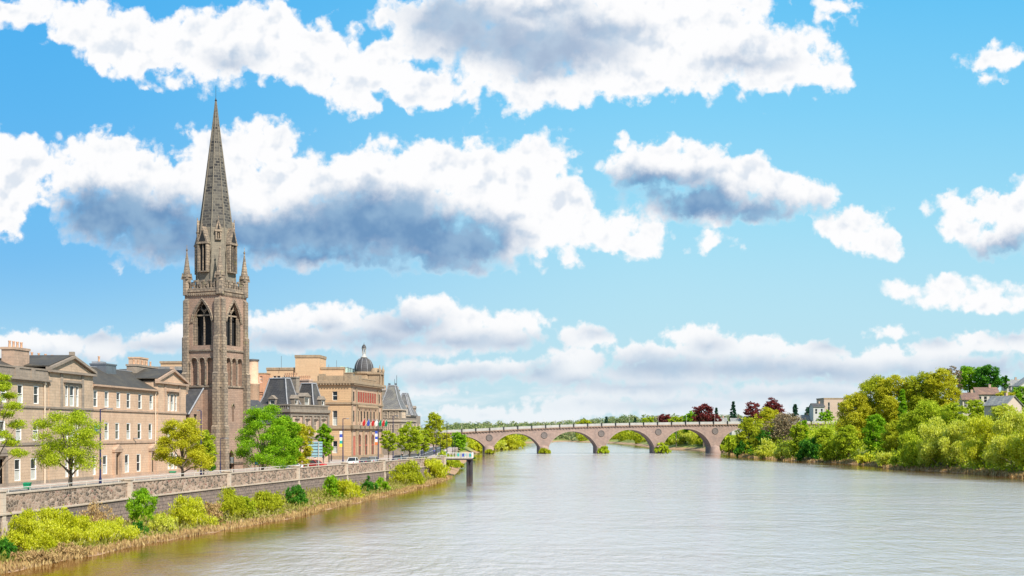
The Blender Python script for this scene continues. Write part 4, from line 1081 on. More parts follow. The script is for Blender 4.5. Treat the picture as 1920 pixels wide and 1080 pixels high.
# a flat roofed block far behind the pink terrace
fk = Bld('flat_roofed_building', at(340, 300), R(5), 'low buff flat roofed block peeping over the terrace roof beside the spire')
wd2 = 40*300/F; mb = MB(); mb.box(0, 8, 0, wd2, 0, zy(678,300)-ST-.4); mb.build('wall', M['block'], fk.o); mb = MB(); mb.box(-.2, 8.2, -.2, wd2+.2, zy(678,300)-ST-.4, zy(677,300)-ST); mb.build('coping', M['gold_dark'], fk.o)
mb = MB(); mb.add([(-4,-2,zy(702,290)-ST-1),(-4,wd2+2,zy(702,290)-ST-1),(-.1,wd2+2,zy(687,300)-ST),(-.1,-2,zy(687,300)-ST)], [(0,1,2,3)]); mb.build('lean_to_roof', M['slate_pale'], fk.o)
mb = MB(); mb.box(-3.9, -.3, -1.9, wd2+1.9, 0, zy(702,290)-ST-1.05); mb.build('annexe_wall', M['pink_ashlar'], fk.o)

# --- grey gothic building at the end of the street ---------------------------------------------
gb = Bld('gothic_building', at(745, 360), R(8), 'grey gothic building with steep slate pavilion roofs and iron cresting at far street end')
GO = gb.o; LG = gb.u(779); GH = 11.4; GW = 16
mb = MB(); ops = [(u-.9,u+.9,a,b) for u in (9.5,13,17,21,25.5,30) for a, b in ((6.3,9.3),(1.2,4.2))]
fo = [(q-.9,q+.9,a,b) for q in (GW-2.6-1.2,GW-5.6) for a, b in ((6.0,9.6),(1.2,4.2))]
facade(mb, (0,0,0), (1,0,0), 0, LG, 0, GH, ops); facade(mb, (0,GW,0), (0,-1,0), 0, GW, 0, GH, fo); mb.box(LG-.1, LG, 0, GW, 0, GH-.01)
mb.build('wall', M['gothic'], GO)
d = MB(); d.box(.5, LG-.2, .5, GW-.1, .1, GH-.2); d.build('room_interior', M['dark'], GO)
for o1 in ops: window(GO, (o1[0]+o1[1])/2, o1[2], o1[3], 1.8, .15, 'cross', 'cream')
for o1 in fo: window(GO, GW-(o1[0]+o1[1])/2, o1[2], o1[3], 1.8, .15, 'cross', 'cream', 1)
gable_roof(GO, 0, LG, 0, GW, GH+.02, 7, 17.2, M['slate_pale'], hip0=3.5, hip1=4)
p = MB(); p.box(-1.5, 5.5, -1.3, 5.0, 0, 12.8); p.build('corner_pavilion', M['gothic'], GO)
pv = pavilion(GO, -1.8, 5.8, -1.6, 5.3, 12.8, 19.6, 2.5, mat=M['slate_pale'])
cr = MB()
for i in range(8):
    x = .75+i*.36; cr.tube([(x,.95,19.6),(x,.95,20.3)], .05, 4); cr.tube([(x,2.75,19.6),(x,2.75,20.3)], .05, 4)
for y in (.95, 2.75): cr.tube([(.7,y,20.0),(3.3,y,20.0)], .05, 4)
for x, h in ((.75,21.4),(3.3,22.6)): cr.tube([(x,.95,19.6),(x,.95,h)], .07, 4)
cr.build('iron_cresting', M['steel'], pv)
for s_ in (0, 1, 2):
    dm = window(GO, .4+s_*1.6, 10.4, 12.2, 1.1, -1.36, 'dark', 'cream'); dm = window(GO, -.2+s_*1.6, 10.4, 12.2, 1.1, -1.56, 'dark', 'cream', 1)
    window(GO, .4+s_*1.6, 5.5, 8.6, 1.2, -1.36, 'cross', 'cream'); window(GO, -.2+s_*1.6, 5.5, 8.6, 1.2, -1.56, 'cross', 'cream', 1)
t = MB(); t.box(-1.75, 5.7, -1.55, -1.302, 9.4, 9.8); t.box(-1.75, -1.502, -1.3, 5.0, 9.4, 9.8); t.box(-1.9, 5.9, -1.7, 5.4, 12.6, 12.9); t.box(5.8, LG, -.3, -.002, 9.6, 9.9); t.box(5.9, LG+.2, -.35, -.003, GH-.3, GH); t.box(5.6, LG, -.2, -.002, 5.0, 5.3); t.box(-.3,-.003,5.1,GW,GH-.3,GH); t.box(-.25,-.003,5.1,GW,5.0,5.3)
t.build('string_course', M['coping'], GO)
pavilion(GO, 15.5, 21.5, -.6, 5, GH, 17.6, 2.3, mat=M['slate_pale']); pavilion(GO, LG-6.5, LG+.3, -.6, 5.5, GH, 18.0, 2.4, mat=M['slate_pale'])
for u in (8.5, 12.2, 23.5): dormer(GO, u, GH, 1.8, 2.0, -.1)
chimney(GO, .5, 1.8, 6.2, 8.6, 11, 18.3, M['gothic'], 4, 'y'); chimney(GO, 12, 13.3, 5.6, 8, 14, 18.8, M['gothic'], 4, 'y'); chimney(GO, 26, 27.2, 5.6, 8, 14, 19.3, M['gothic'], 3, 'y')
downpipe(GO, 5.75, -.1, 0, 11, 'cream')

# ------------------------------------------------------------------ the arched bridge
M['roundel'] = stone('dark_roundel', (.16,.13,.12), (.13,.11,.10), (.1,.08,.08))
BA, BB = at(760, 612), at(1640, 645)
bdir = (BB-BA); BL = bdir.length; bang = math.atan2(bdir.y, bdir.x)
br = empty('arched_bridge', (BA.x, BA.y, 0), bang); tag(br, 'long pink sandstone bridge with segmental arches, dark roundels and pale panelled parapet across the river', 'bridge')
def bu(px):
    k = (px-HX)/F; c, s_ = math.cos(bang), math.sin(bang)
    return (k*BA.y - BA.x) / (c - k*s_)
def bD(px): return BA.y + bu(px)*math.sin(bang)
deck_px = [(760,812.5),(820,813),(867,811.5),(917,809),(968,806.2),(1020,803.9),(1074,801.8),(1128,800.2),(1183,799),(1288,797.4),(1385,796.4),(1500,795.8),(1640,795.5)]
DKU = [bu(p) for p, _ in deck_px]; DKZ = [zy(y, bD(p)) for p, y in deck_px]
dk = lambda u: float(np.interp(u, DKU, DKZ))
piers = [bu(p) for p in (812,917.5,1020.5,1127.5,1234.5,1341,1447,1553)]
crown_y = [818,813,809,805.8,804.2,803.5,803.2]
HW = 2.2; sprz = 3.3; BW = 9.5
def intr(u):
    """lower edge of the spandrel at u"""
    for i in range(len(piers)-1):
        a, b = piers[i]+HW, piers[i+1]-HW
        if a <= u <= b:
            cz = zy(crown_y[i], 620); t = (2*(u-a)/(b-a)-1)
            h = cz-sprz; wv = (b-a)/2; Rr = (wv*wv+h*h)/(2*h)
            e = .88; circ = math.sqrt(max(0, Rr*Rr-(t*wv)**2))-(Rr-h); el = h*math.sqrt(max(0, 1-t*t))
            return sprz + e*circ+(1-e)*el
    return -1.5
us = set([0, BL])
for i in range(len(piers)):
    us.add(piers[i]-HW); us.add(piers[i]+HW)
    if i < len(piers)-1:
        a, b = piers[i]+HW, piers[i+1]-HW
        for k in range(1, 28): us.add((a+b)/2-(b-a)/2*math.cos(math.pi*k/28))
us = sorted(us); mb = MB(); rings = {}
for i in range(len(us)-1):
    a, b = us[i], us[i+1]; m_ = (a+b)/2; solid = intr(m_) < -1
    za, zb_ = (-1.5, -1.5) if solid else (max(intr(a+1e-6), sprz if intr(a+1e-6) < -1 else -9), max(intr(b-1e-6), sprz if intr(b-1e-6) < -1 else -9))
    ta, tb = dk(a), dk(b)
    for y in (0, BW): mb.add([(a,y,za),(b,y,zb_),(b,y,tb),(a,y,ta)], [(0,1,2,3)])
    if not solid:
        mb.add([(a,0,za),(b,0,zb_),(b,BW,zb_),(a,BW,za)], [(0,1,2,3)])
        rg = rings.setdefault(sum(1 for p in piers if p < m_), MB()); rg.add([(a,-.12,za+.02),(b,-.12,zb_+.02),(b,-.12,zb_+.75),(a,-.12,za+.75),(a,.0,za+.02),(b,.0,zb_+.02),(b,.0,zb_+.75),(a,.0,za+.75)], [(0,1,2,3),(0,4,5,1),(3,2,6,7)])
    mb.add([(a,0,ta),(b,0,tb),(b,BW,tb),(a,BW,ta)], [(0,1,2,3)])
for p in piers:
    for s_ in (-1, 1): mb.add([(p+s_*HW,0,-1.5),(p+s_*HW,BW,-1.5),(p+s_*HW,BW,sprz),(p+s_*HW,0,sprz)], [(0,1,2,3)])
mb.build('spandrel_wall', M['bridge'], br)
for r_ in rings.values(): r_.build('arch_ring', M['bridge_trim'], br)
for p in piers[:6]:                                       # rounded cutwaters with weathered caps
    cw = MB(); cw.lathe(p, .5, [(3.0,-1.5),(2.9,.9),(2.5,1.5),(2.3,3.0),(1.4,3.7),(.3,4.1)], 14, True); cw.build('cutwater', M['bridge'], br)
st = MB(); pr_ = [MB(), MB()]
uu = list(np.linspace(bu(800), BL-1, 150))
for i in range(len(uu)-1):
    a, b = uu[i], uu[i+1]; za, zb_ = dk(a), dk(b)
    st.add([(x,y,z+dz) for dz in (0,.45) for y in (-.55,.0) for x, z in ((a,za),(b,zb_))], [(0,1,3,2),(4,6,7,5),(0,4,5,1),(2,3,7,6)])
    st.box(a+.2, a+.65, -.45, 0, za-.4, za)
    for q_, (y0, y1) in enumerate(((-.25,.1),(BW-.1,BW+.25))):
        pr_[q_].add([(x,y,z+dz) for dz in (.45,1.62) for y in (y0,y1) for x, z in ((a,za),(b,zb_))], [(0,1,3,2),(4,6,7,5),(0,4,5,1),(2,3,7,6)])
st.build('string_course', M['tower'], br)
M['fence_'] = flat('pale_parapet', (.37,.355,.33), .6, 0, .12, .4)
for q_ in pr_: q_.build('parapet', M['fence'], br)
for p, y in zip(piers[1:6], (820.5,816,812.6,809.8,808)):
    z = zy(y, 622); rdl = MB()
    rdl.tube([(p+math.cos(k*math.pi/9)*1.45, -.04, z+math.sin(k*math.pi/9)*1.45) for k in range(19)], .25, 5)
    rdl.prism([(p+math.cos(k*math.pi/9)*1.4, z+math.sin(k*math.pi/9)*1.4) for k in range(18)], -.12, .1); rdl.build('roundel', M['roundel'], br)
px = 866
pst = MB(); pst.box(-.22,.22,-.62,-.26,0,1.9); pst.box(-.3,.3,-.7,-.2,1.9,2.1)
first = None
while px < 1560:
    u = bu(px)
    if first is None: o = pst.build('parapet_post', M['black'], br); first = o
    else: o = first.copy(); col.objects.link(o)
    o.location = (u, 0, dk(u)-.1); px += 26.2
for px in (866, 944.6, 1020, 1074, 1127, 1180, 1234, 1287, 1340, 1392):
    u = bu(px); l = MB(); l.tube([(0,0,0),(0,0,3.0)], [.07,.04], 5); l.lathe(0,0,[(.05,3.0),(.14,3.1),(.15,3.35),(.04,3.5)],6); o = l.build('bridge_lamp', M['rail'], br, (u, -.1, dk(u)+1.6))
bd = MB(); bd.box(bu(1560), BL, -.6, BW, 8, dk(BL)+.02); bd.build('abutment', M['bridge'], br)

# ------------------------------------------------------------------ vegetation
def solve(px, fn, D0, D1):
    """distance along the bearing px where fn(x, D) changes sign"""
    k = (px - HX) / F; prev = None; D = D0
    while D < D1:
        v = fn(k * D, D)
        if prev is not None and (v > 0) != (prev > 0): return D
        prev = v; D += .5
    return D1
bank = lambda px, t: solve(px, lambda x, D: ipx(WEST, D) - x - t, 85, 700)
quay = lambda px, t: solve(px, lambda x, D: ipx(line, D) - x - t, 85, 900)
east = lambda px, t: solve(px, lambda x, D: x - ipx(EAST, D) - t, 200, 900)

def leaf_mesh(name, cen, size, rng, mat, aspect=1.0, up=0.0, outward=None):
    n = len(cen)
    a = rng.normal(size=(n, 3)); a[:, 2] *= .7
    if up: a = a * (1 - up) + np.array([0, 0, 1.0]) * up * 2.2
    a /= np.linalg.norm(a, axis=1)[:, None]
    b = np.cross(a, rng.normal(size=(n, 3))); b /= np.linalg.norm(b, axis=1)[:, None] + 1e-9
    s = size * rng.uniform(.55, 1.3, n)[:, None]
    L = a * s * aspect; Wd = b * s * .62
    v = np.empty((n, 4, 3)); v[:, 0] = cen - L * .5; v[:, 1] = cen + Wd * .5 - L * .05; v[:, 2] = cen + L * .5; v[:, 3] = cen - Wd * .5 - L * .05
    me = bpy.data.meshes.new(name)
    me.vertices.add(4 * n); me.vertices.foreach_set('co', v.astype(np.float32).ravel())
    me.loops.add(4 * n); me.loops.foreach_set('vertex_index', np.arange(4 * n, dtype=np.int32))
    me.polygons.add(n); me.polygons.foreach_set('loop_start', np.arange(0, 4 * n, 4, dtype=np.int32)); me.polygons.foreach_set('loop_total', np.full(n, 4, dtype=np.int32))
    at_ = me.attributes.new('leaf', 'FLOAT', 'FACE'); at_.data.foreach_set('value', rng.uniform(0, 1, n).astype(np.float32))
    me.update(); me.validate(); me.materials.append(mat)
    return me
def crown_points(W, H, n, rng, style):
    """leaf centres of a crown: boughs carry clumps, clumps carry leaves; W half width, H height, origin at crown bottom centre"""
    nb = {'round': 16, 'tiered': 22, 'bush': 20, 'cone': 26, 'willow': 18, 'column': 14, 'dome': 18}[style]
    lob = []
    for i in range(nb):
        f = (i + .5) / nb; ph = i * 2.4 + rng.uniform(-.5, .5)
        if style == 'cone': h = f * .95; r = (1 - f) * .75; s = .30 * (1 - f) + .09
        elif style == 'column': h = .08 + f * .84; r = .35 * math.sin(math.pi * min(1, f * .8 + .2)); s = .42 * (1 - .45 * f)
        elif style == 'tiered': h = .10 + .82 * f; r = .80 * math.sqrt(max(0, 1 - (abs(f - .34) / .72) ** 2)) * rng.uniform(.6, 1.05); s = .30 - .10 * f
        elif style == 'bush': h = .06 + .80 * f * rng.uniform(.55, 1.2); r = .95 * math.sqrt(max(0, 1 - f * f)) * rng.uniform(.45, 1.1); s = rng.uniform(.18, .36)
        elif style == 'willow': h = .2 + .66 * f; r = .62 * math.sqrt(max(0, 1 - (f * .9) ** 2)); s = .36
        elif style == 'dome': h = .15 + .70 * f; r = .72 * math.sqrt(max(0, 1 - f ** 2.2)) * rng.uniform(.7, 1.05); s = .34
        else: h = .14 + .74 * f; r = .66 * math.sqrt(max(0, 1 - (2 * f - 1) ** 2 * .85)) * rng.uniform(.7, 1.1); s = .34
        lob.append((math.cos(ph) * r * W, math.sin(ph) * r * W, h * H, s * rng.uniform(.75, 1.2)))
    lob = np.array(lob)
    K = max(40, int(n / 26))                                # clumps
    li = rng.integers(0, nb, K)
    d = rng.normal(size=(K, 3)); d[:, 2] = d[:, 2] * .8 + .25; d /= np.linalg.norm(d, axis=1)[:, None]
    rr = rng.uniform(.45, 1.05, K) ** .7
    sc_ = lob[li, 3][:, None] * np.array([W, W, min(W, H * .55) if style != 'tiered' else W * .55])
    cl = lob[li, :3] + d * rr[:, None] * sc_
    ci = rng.integers(0, K, n)
    sg = min(W, H) * (.055 if style != 'tiered' else .06)
    off = rng.normal(size=(n, 3)) * sg * np.array([1.25, 1.25, .75 if style not in ('willow', 'bush') else 1.5])
    p = cl[ci] + off
    p[:, 2] = np.maximum(p[:, 2], -.04 * H + rng.uniform(0, .05, n) * H)
    return p, lob
def plant(label, name, cat, mat, px, yt, yb, hw, D, base=None, style='round', dens=1.0, group=None, seed=None, bark='bark', leaf=None, up=None, aspect=1.15):
    x = (px - HX) / F * D
    if base is None: base = max(0.0, ground_h(x, D))
    zt, zb = zy(yt, D), max(zy(yb, D), base + .05); W = hw * D / F * 1.08; H = zt - zb
    rng = np.random.default_rng(seed if seed is not None else int(px * 13 + yt * 7 + D))
    o = empty(name, (x, D, base)); tag(o, label, cat, group)
    n = int(min(26000, max(2200, hw * 2 * (yb - yt) * 2.3 * dens)))
    pts, lob = crown_points(W, H, n, rng, style)
    ls = leaf or max(.13, D / F * 2.7)
    if up is None: up = {'willow': .35, 'bush': .45}.get(style, 0.0)
    me = leaf_mesh('crown', pts + np.array([0, 0, zb - base]), ls, rng, M[mat], aspect * (1.35 if style in ('bush', 'willow') else 1), up)
    c = bpy.data.objects.new('crown' if style != 'bush' else 'foliage', me); col.objects.link(c); c.parent = o
    # trunk and limbs
    t = MB(); r0 = max(.07, min(W, H) * .05) * (1.0 if style != 'bush' else .5)
    top = zb - base + H * (.55 if style != 'cone' else .9)
    if style == 'bush':
        for k in range(7):
            q = lob[k % len(lob)]; s0 = Vector((rng.uniform(-.25, .25) * W, rng.uniform(-.25, .25) * W, -.05)); e = Vector((q[0], q[1], q[2] + zb - base)); md = s0.lerp(e, .5) + Vector((0, 0, H * .06))
            t.tube([s0, md, e], [r0, r0 * .7, r0 * .3], 5)
    else:
        bend = rng.uniform(-.04, .04, 2) * H
        path = [Vector((0, 0, -.15)), Vector((bend[0] * .5, 0, (zb - base) * .6)), Vector((bend[0], bend[1], zb - base + H * .18)), Vector((0, bend[1], top))]
        t.tube(path, [r0 * 1.35, r0, r0 * .8, r0 * .3], 8)
        for q in lob[::2] if style != 'cone' else []:
            f = min(.95, max(.05, (q[2] / H) * .75)); s0 = path[1].lerp(path[3], f * .85)
            e = Vector((q[0], q[1], q[2] + zb - base)); md = s0.lerp(e, .5) + Vector((0, 0, H * .03))
            t.tube([s0, md, e], [r0 * .5, r0 * .33, r0 * .12], 5)
    t.build('trunk' if style != 'bush' else 'stems', M[bark], o)
    return o

SG = 'street trees along the quay'
ST_TREES = [
 ('lime tree cut by the left edge, in front of the grey terrace','lf_lime',-6,690,872,46,3.2,'tiered',1.5),
 ('broad lime green street tree in front of the grey terrace','lf_lime',130,768,884,70,3.0,'tiered',1.1),
 ('golden green street tree in front of the pink terrace, just left of the church','lf_gold',343,782,884,50,3.0,'tiered',1.1),
 ('smaller lime tree between the golden tree and the church tower lamp post','lf_lime',383,802,886,26,4.5,'round',.8),
 ('largest bright green street tree, right beside the foot of the church tower','lf_green',492,757,882,54,3.5,'tiered',1.5),
 ('mid green street tree overlapping the largest tree, left of the golden one','lf_green',534,778,882,34,4.0,'round',1.4),
 ('golden leaved street tree directly left of the pale blue road sign','lf_gold',563,788,880,25,3.2,'round',1.1),
 ('narrow darker green tree behind the pale blue road sign','lf_green',608,790,862,17,6.5,'round',1.6),
 ('small lime street tree in front of the near end of the gothic building','lf_lime',729,806,848,18,4.0,'round',1.2),
 ('rounded lime street tree in front of the gothic building gable','lf_lime',768,792,850,26,4.0,'round',1.2),
 ('last small lime tree of the quay, right of the gothic building','lf_lime',795,803,850,14,5.0,'round',1.2),
]
for lb, mt, px, yt, yb, hw, t_, st_, dn in ST_TREES:
    plant(lb, 'street_tree', 'tree', mt, px, yt, yb, hw, quay(px, t_), ST, st_, dn, SG)
plant('tall pale weeping tree rising beyond the quay, left of the bridge', 'willow_tree', 'tree', 'lf_olive', 815, 768, 846, 23, 425, ST, 'dome', 1.0, bark='palebark')
WG = 'bushes on the left bank below the wall'
LB = [ # label, material, px, top, bottom, half width, distance inland, density
 ('dark green bush at the lower left corner of the picture','lf_deep',6,1012,1052,22,4.5,1.2),
 ('big yellow osier bush nearest the lower left corner','lf_yellow',52,966,1050,34,5,1.0),
 ('tallest yellow osier bush, second from the left corner','lf_yellow',98,952,1048,36,6,1.0),
 ('wide yellow osier bush below the tan twiggy shrub','lf_yellow',150,968,1042,38,5,1.0),
 ('yellow osier bush left of the first pale buttress pier','lf_yellow',204,974,1030,36,4,1.0),
 ('tan twiggy shrub against the wall behind the yellow osiers','lf_tan',178,950,990,34,9,.6),
 ('tangle of dead brown brush at the waterline under the first osiers','lf_tan',62,1034,1066,36,1.8,.9),
 ('tangle of dead brown brush at the waterline, second from the left','lf_tan',122,1024,1056,32,1.6,.9),
 ('tall green shrub climbing the wall right of the first buttress pier','lf_green',266,915,985,24,9,1.0),
 ('dark leafy bush at the foot of the tall green climbing shrub','lf_deep',258,982,1008,17,5,1.2),
 ('yellow green bush right of the dark leafy bush','lf_willow',305,968,1002,22,4.5,1.0),
 ('bright yellow dome shaped bush midway between first and second buttress piers','lf_yellow',356,934,994,32,5,1.0),
 ('dry tan bush right of the bright yellow dome','lf_tan',398,945,985,20,5,.8),
 ('olive bush under the second pale buttress pier','lf_olive',432,922,972,28,6,1.0),
 ('lime bush between the olive bush and the next green one','lf_lime',462,932,968,18,4.5,1.0),
 ('wide fresh green bush right of the second buttress pier','lf_olive',496,920,966,30,5,1.1),
 ('dark green bush under the third buttress pier','lf_deep',558,912,956,17,5,1.2),
 ('fresh green bush left of the round yellow one, mid bank','lf_green',622,895,936,17,6,1.1),
 ('round yellow green bush mid bank, under the fourth buttress pier','lf_yellow',648,903,948,25,4,1.1),
 ('small dark green bush right of the mid bank yellow bush','lf_deep',690,900,926,13,5.5,1.2),
 ('small fresh green bush mid bank, right of the small dark one','lf_green',714,903,925,13,4.5,1.1),
 ('olive scrub leaning on the wall, left of the large far yellow bush','lf_olive',764,870,914,26,4,1.1),
 ('large round golden yellow bush near the far end of the wall','lf_yellow',803,860,906,27,4,1.4),
 ('lime bush between the large far yellow bush and the jetty','lf_lime',837,852,898,17,3.2,1.3),
 ('dark green bush under the deck of the jetty','lf_deep',866,864,894,16,2.2,1.5),
 ('olive scrub beside the last lime bush, at the start of the jetty','lf_olive',850,862,897,14,2.0,1.3),
]
for lb, mt, px, yt, yb, hw, t_, dn in LB:
    plant(lb, 'riverside_bush', 'bush', mt, px, yt - 3, yb, hw * 1.22, bank(px, t_), None, 'bush', dn * .8, WG, leaf=None)
RG = 'trees and bushes on the right bank'
RB = [ # label, name, material, px, top, bottom, half width, inland, style, dens
 ('big yellow willow bush at the right edge of the picture','willow_bush','lf_yellow',1950,762,900,46,7,'bush',1.1),
 ('yellow willow bush second from the right edge','willow_bush','lf_willow',1902,768,896,42,6,'bush',1.1),
 ('tall pale yellow willow bush below the grey roofed house','willow_bush','lf_yellow',1852,764,894,44,6,'bush',1.1),
 ('yellow green willow bush left of the tall pale one','willow_bush','lf_willow',1802,775,889,40,6,'bush',1.1),
 ('spreading yellow willow bush in the middle of the right bank','willow_bush','lf_willow',1756,796,886,36,5,'bush',1.1),
 ('lime coloured bush at the water, left of the spreading willow','willow_bush','lf_lime',1712,816,884,32,5,'bush',1.2),
 ('low pale bush hanging over the right bank waterline','willow_bush','lf_willow',1668,846,882,26,3,'bush',1.1),
 ('low yellow bush at the water where the tall wood begins','willow_bush','lf_yellow',1626,850,878,22,2.5,'bush',1.1),
 ('golden olive tree at the left shoulder of the tall wood','broadleaf_tree','lf_gold',1604,734,850,36,18,'round',1.3),
 ('tall olive tree on the crest of the wood','broadleaf_tree','lf_olive',1640,703,820,42,26,'round',1.3),
 ('tall golden olive tree right of the crest tree','broadleaf_tree','lf_gold',1682,702,810,40,30,'round',1.3),
 ('bright green tree half way up the tall wood near the water','broadleaf_tree','lf_green',1642,772,868,24,7,'round',1.3),
 ('thin bright green tree glowing inside the wood','broadleaf_tree','lf_green',1692,726,790,13,17,'column',1.5),
 ('broad lime tree dome in the middle of the wood','broadleaf_tree','lf_lime',1740,745,850,44,14,'dome',1.4),
 ('olive tree behind the broad lime dome','broadleaf_tree','lf_olive',1727,697,800,36,36,'round',1.3),
 ('golden tree on the ridge left of the dark hilltop trees','broadleaf_tree','lf_gold',1764,690,790,33,40,'round',1.3),
 ('lime tree right of the broad dome, above the willows','broadleaf_tree','lf_lime',1790,752,840,28,16,'round',1.3),
 ('olive tree low in the wood behind the lime waterside bush','broadleaf_tree','lf_olive',1682,788,870,30,8,'round',1.3),
 ('lime tree low in the wood, right of the low olive one','broadleaf_tree','lf_lime',1712,768,860,28,10,'round',1.3),
 ('lime green tree at the left foot of the tall wood','broadleaf_tree','lf_lime',1590,795,866,24,5,'round',1.3),
 ('yellow green bush at the water left of the tall wood','willow_bush','lf_lime',1562,815,863,22,3,'bush',1.2),
 ('half bare tree on the skyline left of the dark hilltop trees','broadleaf_tree','lf_bare',1788,684,750,18,58,'round',.6),
 ('deep green hilltop tree, left of the pair above the red roofed house','broadleaf_tree','lf_green',1818,685,740,27,70,'round',1.5),
 ('deep green hilltop tree, right of the pair above the red roofed house','broadleaf_tree','lf_deep',1851,684,738,25,72,'round',1.5),
 ('lime tree hiding the lower walls of the brown roofed house','broadleaf_tree','lf_lime',1832,748,800,22,46,'round',1.4),
 ('pale willow rising in front of the grey roofed house','broadleaf_tree','lf_willow',1880,757,820,26,30,'round',1.4),
 ('golden shrub between the two houses on the hill','broadleaf_tree','lf_gold',1885,733,770,20,66,'round',1.3),
 ('bright green tree at the right edge above the grey roofed house','broadleaf_tree','lf_green',1914,722,765,18,72,'round',1.4),
 ('dark half bare tree against the sky near the right edge','broadleaf_tree','lf_deep',1884,703,730,9,95,'round',.7),
 ('olive tree at the tip of the right bank beside the bridge','broadleaf_tree','lf_olive',1404,782,850,26,5,'round',1.3),
 ('dark green bush at the very tip of the right bank','willow_bush','lf_deep',1394,822,857,16,2.5,'bush',1.4),
 ('olive tree just right of the tip of the right bank','broadleaf_tree','lf_olive',1432,798,852,24,7,'round',1.3),
 ('deep green tree glimpsed behind the olive bank tip trees','broadleaf_tree','lf_deep',1432,805,840,12,4,'round',1.3),
 ('pale yellow bush at the water right of the bank tip','willow_bush','lf_willow',1440,826,858,22,2.5,'bush',1.1),
 ('pale yellow bush at the water, left of the sandy shore','willow_bush','lf_willow',1474,828,861,20,2.5,'bush',1.1),
 ('large bare brown tree in front of the copper beeches','bare_tree','lf_bare',1476,772,838,40,15,'dome',.75),
 ('golden crowned tree left of the large bare tree','broadleaf_tree','lf_gold',1440,763,812,24,17,'round',1.1),
 ('lime tree left of the dark green waterside bush','broadleaf_tree','lf_lime',1498,790,856,19,5,'round',1.3),
 ('rounded dark green bush leaning over the sandy shore','willow_bush','lf_deep',1522,816,867,24,3,'bush',1.5),
 ('slim fresh green tree above the rounded dark bush','broadleaf_tree','lf_green',1508,785,830,12,7,'column',1.4),
 ('golden lime tree in front of the beige block by the bridge','broadleaf_tree','lf_lime',1546,800,862,20,7,'round',1.2),
 ('yellow green bush beside the last bridge pier','willow_bush','lf_lime',1374,812,850,19,2,'bush',1.3),
]
for lb, nm, mt, px, yt, yb, hw, t_, st_, dn in RB:
    plant(lb, nm, 'tree' if st_ != 'bush' else 'bush', mt, px, yt, yb, hw, east(px, t_), None, st_, dn, RG, bark='palebark' if mt in ('lf_bare', 'lf_willow') else 'bark')
FG = 'far trees around the bridge'
FT = [
 ('copper beech with crimson crown, left of the pair beside the bridge end','copper_beech','lf_crimson',1412,751,812,21,740,'dome',.9),
 ('taller crimson copper beech, right of the pair beside the bridge end','copper_beech','lf_crimson',1449,744,812,27,760,'dome',.9),
 ('dense crimson beech behind the bridge parapet','copper_beech','lf_crimson',1319,758,800,21,760,'round',1.5),
 ('small low crimson tree behind the bridge, farther left','copper_beech','lf_crimson',1246,777,798,15,860,'round',1.5),
 ('low crimson shrub right of the dense crimson beech','copper_beech','lf_crimson',1342,775,800,11,740,'round',1.4),
 ('vivid green tree behind the bridge, left of the crimson beech','broadleaf_tree','lf_green',1298,770,830,22,800,'round',1.6),
 ('yellow green tree behind the bridge, left of the vivid green one','broadleaf_tree','lf_lime',1268,780,800,14,800,'round',1.5),
 ('tallest dark conifer behind the bridge','conifer_tree','lf_pine',1375,751,800,10,820,'cone',2.0),
 ('small dark conifer left of the tallest one','conifer_tree','lf_pine',1343,763,798,7,900,'cone',2.0),
 ('dark evergreen right of the copper beeches','conifer_tree','lf_pine',1491,757,800,12,800,'cone',2.0),
 ('wide dark evergreen between copper beeches and the white house','conifer_tree','lf_pine',1515,763,800,14,790,'cone',2.0),
 ('olive tree far behind the bridge, left of the two distant conifers','broadleaf_tree','lf_olive',1096,786,804,14,1700,'round',1.5),
 ('pale green tree far behind the bridge, between the two distant conifers','broadleaf_tree','lf_far',1163,785,804,16,1700,'round',1.5),
 ('lime tree far behind the bridge, left of the low crimson tree','broadleaf_tree','lf_lime',1215,783,804,13,1640,'round',1.5),
 ('small distant conifer above the middle of the bridge','conifer_tree','lf_pine',1137,781,800,5,1050,'cone',2.0),
 ('small distant conifer above the bridge, right of its middle','conifer_tree','lf_pine',1191,783,800,5,1100,'cone',2.0),
 ('bright green rounded tree in front of the beige block','broadleaf_tree','lf_green',1548,770,800,15,672,'round',1.5),
 ('golden tree on the quay end, left of the bridge','broadleaf_tree','lf_gold',834,812,846,16,500,'round',1.4),
 ('bright green tree before the left end of the bridge','broadleaf_tree','lf_green',858,812,846,19,560,'round',1.7),
 ('yellow bush seen under the leftmost arch','willow_bush','lf_yellow',897,820,852,27,672,'bush',1.5),
 ('yellow green bush on the bank behind the first pier','willow_bush','lf_willow',925,817,847,22,760,'bush',1.5),
 ('rounded yellow bush seen under the second arch','willow_bush','lf_yellow',953,811,843,24,835,'bush',1.5),
 ('deep green tree beyond the fifth arch','broadleaf_tree','lf_deep',1262,803,836,12,850,'round',1.5),
 ('yellow green bush on the shore under the fifth arch','willow_bush','lf_lime',1262,816,843,20,830,'bush',1.5),
 ('large lime bush on the shore beyond the fifth arch','willow_bush','lf_willow',1293,806,843,28,800,'bush',1.5),
 ('olive bush on the shore beyond the fifth pier','willow_bush','lf_olive',1325,815,844,24,780,'bush',1.5),
 ('lime bush between the fifth pier and the right bank','willow_bush','lf_lime',1352,814,846,20,668,'bush',1.5),
]
for lb, nm, mt, px, yt, yb, hw, D, st_, dn in FT:
    plant(lb, nm, 'tree' if st_ != 'bush' else 'bush', mt, px, yt, yb, hw, D, None, st_, dn, FG)
